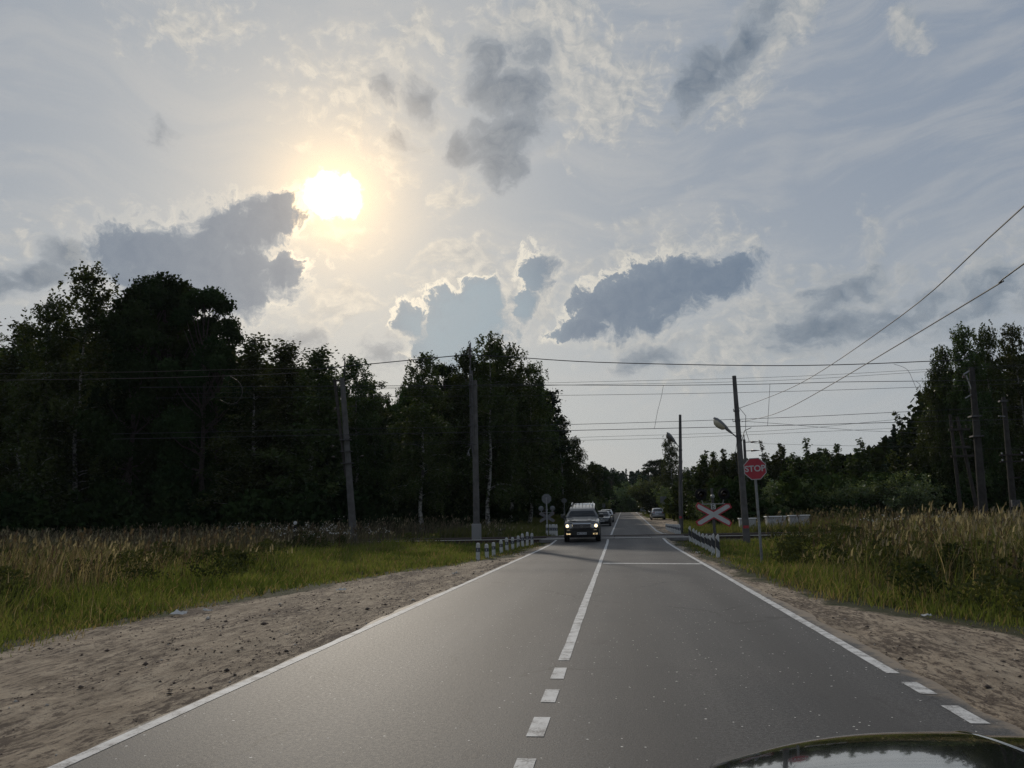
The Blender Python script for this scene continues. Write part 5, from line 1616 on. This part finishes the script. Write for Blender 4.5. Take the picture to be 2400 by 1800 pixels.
def small_front(t_, W, zh, zg, zp, lit=None, gm=BLACK):
    for sd in (-1, 1):
        b = MB(); pts = [(.48, .02), (.60, .05), (.70, .12), (.77, .30)]
        b.loft([[(sd * x * W / 1.7, y, zh - .06), (sd * x * W / 1.7, y, zh + .07 + .03 * i / 3), (sd * (x - .06), y + .1, zh + .07), (sd * (x - .06), y + .1, zh - .06)] for i, (x, y) in enumerate(pts)])
        hl = b.build('headlamp', LENS_C, t_, 40)
        if lit: MB().lathe([(.005, -.02), (.05, -.01), (.06, .03)], 'y', (sd * .62, .04, zh), 12).build('bulb', lit, hl, 40)
    b = MB(); b.box((0, .0, zg), (.86, .06, .12), bev=.015); g = b.build('grille', gm, t_)
    MB().box((0, -.034, zg), (.80, .008, .022)).build('grille_bar', CHROME, g)
    b = MB(); b.prism([(.0, zg + .05), (.035, zg), (0, zg - .05), (-.035, zg)], -.05, -.04); b.build('emblem', CHROME, g)
    MB().box((0, .03, zp - .12), (1.15, .08, .13), bev=.02).build('lower_grille', BLACK, t_)


q = at(1432, 1226, 75)
x2 = q.x - .86
t_, srf, body = make_car('hatchback', 'dark hatchback with roof rails half hidden behind the large lit car', 'car', (x2, 75, float(road_z(75))), R(-.5), hat, P_HAT, 'oncoming cars', pitch=R(-.9))
small_front(t_, 1.7, .70, .66, .48)
plate_at(t_, -.02, .47, .52, .112, 'A502KM50')
# third oncoming car
P_WH = paint('silver white paint', (.34, .35, .36), .5)
q = at(1438, 1219, 89)
t_, srf, body = make_car('hatchback', 'pale third oncoming car peeping out behind the dark hatchback', 'car', (q.x - .84, 89, float(road_z(89))), R(-.5), dict(hat, rails=False, mm=BLACK), P_WH, 'oncoming cars', pitch=R(-.9))
small_front(t_, 1.7, .70, .64, .47, LIT)
plate_at(t_, -.02, .47, .52, .112, 'K117OP77')

# parked silver saloon seen from behind
P_SIL = paint('silver metallic paint', (.30, .31, .325), .7)
sed = dict(L=4.6, W=1.78, H=1.47, zb=.22, rw=.315, ww=.2, axles=(.85, 3.5), win=((0, .46), (.5, .95)),
           body=[(0, .70, .62), (.06, .84, .70), (.25, .94, .76), (.8, .99, .86), (1.35, 1., .94), (3.4, 1., .97), (3.9, .99, .99), (4.35, .95, 1.0), (4.52, .90, .97), (4.6, .84, .78)],
           cabin=[(.90, 1.25, 4.05, .80), (1.0, 1.42, 3.92, .775), (1.2, 1.75, 3.62, .69), (1.38, 2.08, 3.28, .60), (1.42, 2.22, 3.1, .56)])
q = at(1543.7, 1217, 98); gp = gz1(q.x, 99)
t_, srf, body = make_car('saloon_car', 'silver saloon parked on the right verge, its rear towards the road crossing', 'car', (q.x, 98 + 4.6, gp), math.pi, sed, P_SIL, 'parked cars', rear=True)
for sd in (-1, 1):
    b = MB(); pts = [(.42, 4.585), (.58, 4.575), (.72, 4.53), (.80, 4.38)]
    b.loft([[(sd * x, y - .06, .76), (sd * x, y + .012, .76), (sd * x, y + .008, .93), (sd * x, y - .06, .93)] for x, y in pts]); b.build('tail_lamp', TAIL, t_, 40)
MB().box((0, 4.585, .50), (1.5, .10, .24), bev=.04).build('bumper', P_SIL, t_, 40)
MB().box((0, 4.60, .34), (1.3, .08, .12), bev=.02).build('lower_bumper', DARKP, t_, 40)
plate_at(t_, 4.605, .80, .52, .112, 'T340EX77')
# far car near the crest
P_DK = paint('dark blue paint', (.02, .024, .03), .4)
q = at(1509, 1197, 178); gp = float(gz1(q.x, 178))
t_, srf, body = make_car('hatchback', 'tiny dark car on the right verge near the road crest', 'car', (q.x, 180, gp - .35), math.pi, dict(hat, rails=False), P_DK, 'parked cars', rear=True)


# ------------------------------------------------------------------ the car the picture is taken from: its front end
def own_car():
    cx = .885
    t_ = thing('car_front', 'black bonnet of the near car mirroring trees and sky, at the bottom right', 'car', (cx, 0, 0))
    P = mat('black glossy car paint', (.012, .014, .012), .10, .0, coat=1.)
    # height of the centre line along y from a slope table
    yy = np.linspace(.45, 2.58, 100)
    sl = np.radians(np.interp(yy, [.45, 1.0, 1.75, 1.95, 2.10, 2.20, 2.27, 2.38, 2.50, 2.58], [2.4, 2.6, 4.6, 6.4, 9., 12., 17., 34., 60., 84.]))
    dz = -np.tan(np.clip(sl, 0, R(80))) * np.gradient(yy)
    zc = np.cumsum(dz); zc += .928 - np.interp(2.22, yy, zc)
    def prof(s):
        """drop of the skin at signed half width fraction s"""
        a = abs(s)
        return -.014 * a ** 2 - (.12 * ((a - .82) / .18) ** 2.2 if a > .82 else 0)
    def hw(y): return .875 * (1 - .20 * max(0, (y - 1.55) / .8) ** 2.6)
    def pt(y, s):
        z = float(np.interp(y, yy, zc)) + prof(s)
        if abs(s) < .86: z += .008 / (1 + math.exp(min(50, (s + .06) / .006))) + .006 * math.exp(-((s + .06) / .008) ** 2)
        yb = y - .36 * abs(s) ** 3 * max(0, (y - 1.2))
        return (s * hw(y), yb, z)
    def panel(s0, s1, n, name, extra=None):
        ss = sorted(set(list(np.linspace(s0, s1, n)) + (list(np.linspace(-.10, -.02, 17)) if s0 < -.1 and s1 > 0 else [])))
        b = MB(); b.loft([[pt(y, s) for s in ss] for y in yy], caps=False, closed=False)
        return b.build(name, P, t_, 50)
    panel(-.84, .84, 60, 'bonnet')
    for sd in (-1, 1):
        ss = np.linspace(.848, 1.0, 12)
        b = MB()
        b.loft([[pt(y, sd * s) for s in ss] + [(sd * hw(y) * 1.01, pt(y, 1)[1], lerp(pt(y, 1)[2], .40, k)) for k in (.25, .5, .75, 1)] for y in yy[:80]], caps=False, closed=False)
        b.build('fender', P, t_, 50)
        wl = MB().lathe([(.2, -.1), (.30, -.1), (.33, -.07), (.33, .07), (.30, .1), (.2, .1)], 'x', (sd * .76, 1.42, .33), 28).build('wheel', TYRE, t_, 40)
        MB().lathe([(.02, -.02), (.21, -.02), (.215, .02), (.02, .03)], 'x', (sd * .80, 1.42, .33), 24).build('rim', RIM, wl, 40)
        b = MB(); b.loft([[(sd * x, y, .56), (sd * x, y, .70), (sd * (x - .06), y - .10, .72), (sd * (x - .06), y - .10, .56)] for x, y in ((.36, 2.50), (.55, 2.38), (.70, 2.16), (.76, 1.98))]); b.build('headlamp', LENS_C, t_, 40)
    MB().box((0, 2.40, .46), (1.36, .22, .30), bev=.06).build('bumper', P, t_, 40)
    MB().box((0, 2.54, .62), (.66, .06, .14), bev=.02).build('grille', BLACK, t_, 40)
    MB().box((0, .40, .86), (1.5, .14, .16), bev=.02).build('cowl', DARKP, t_, 40)


own_car()

# ------------------------------------------------------------------ small things lying about
PAPER = mat('dirty white paper', (.55, .53, .49), .9)


def scrap(label, u, v, size, seed):
    rg = np.random.default_rng(seed)
    # walk down the ray to the ground
    d = ray(u, v).normalized(); p = Vector((0, 0, EYE)); s = 2.
    while s < 80 and (p + d * s).z > gz1((p + d * s).x, (p + d * s).y) + .01: s += .05
    q = p + d * s
    b = MB(); n = 6
    g = [[(x + rg.normal() * .08, y + rg.normal() * .08, abs(rg.normal()) * .28) for x in np.linspace(-1, 1, n)] for y in np.linspace(-.6, .6, n)]
    b.loft([[(a * size, c * size, e * size + .01) for a, c, e in row] for row in g], caps=False, closed=False)
    o = b.build('paper_scrap', PAPER, None)
    o.location = (q.x, q.y, gz1(q.x, q.y) + .02)
    tag(o, label, 'litter', 'scraps of white litter on the verges')


scrap('largest crumpled white scrap at the grass edge of the left verge', 417, 1444, .13, 1)
scrap('small white scrap right of the largest one on the left verge', 486, 1435, .08, 2)
scrap('white scrap at the grass edge halfway to the left posts', 800, 1387, .10, 3)
scrap('white scrap on the left verge short of the left posts', 1068, 1347, .10, 4)
scrap('white scrap at the grass edge of the right verge', 2172, 1447, .07, 5)
scrap('white scrap by the road edge under the striped posts', 1636, 1297, .09, 6)
q = at(1160, 1248, 56); g = gz1(q.x, 56)
t_ = thing('broken_log', 'dark fallen log with pale broken ends beside the tall two part pole', 'log', (q.x, 56, g + .25), R(12))
MB().tube([(-.25, 0, .06), (.3, 0, .22), (.75, .1, .34)], [.13, .12, .09], 9).build('dark_wood', WOOD, t_, 40)
MB().tube([(-.62, -.05, -.02), (-.26, 0, .06)], [.07, .125], 8).build('pale_end', BARK_B, t_, 40)
q = at(1171, 1247, 55.6); g = gz1(q.x, 55.6)
b = MB(); b.box((0, 0, .2), (.5, .4, .42), bev=.08, taper=.8); o = b.build('concrete_lump', CONC, None, 40); o.location = (q.x + .05, 55.4, g + .02); o.rotation_euler = (.2, .1, .4)
tag(o, 'pale lump of concrete leaning on the broken log', 'rubble')

# ------------------------------------------------------------------ thin summer haze
hz = MB(); hz.box((0, 680, 68), (1900, 1520, 150))
hm = newmat('thin haze'); ht = NT(hm.node_tree)
vol = ht.n('ShaderNodeVolumePrincipled', out=None)
vol.inputs['Color'].default_value = (.80, .87, .95, 1); vol.inputs['Density'].default_value = .00007; vol.inputs['Anisotropy'].default_value = .2
out_ = ht.n('ShaderNodeOutputMaterial', out=None); ht.link(vol.outputs[0], out_.inputs['Volume'])
tag(hz.build('haze', hm), kind='stuff')
SC.cycles.volume_bounces = 0
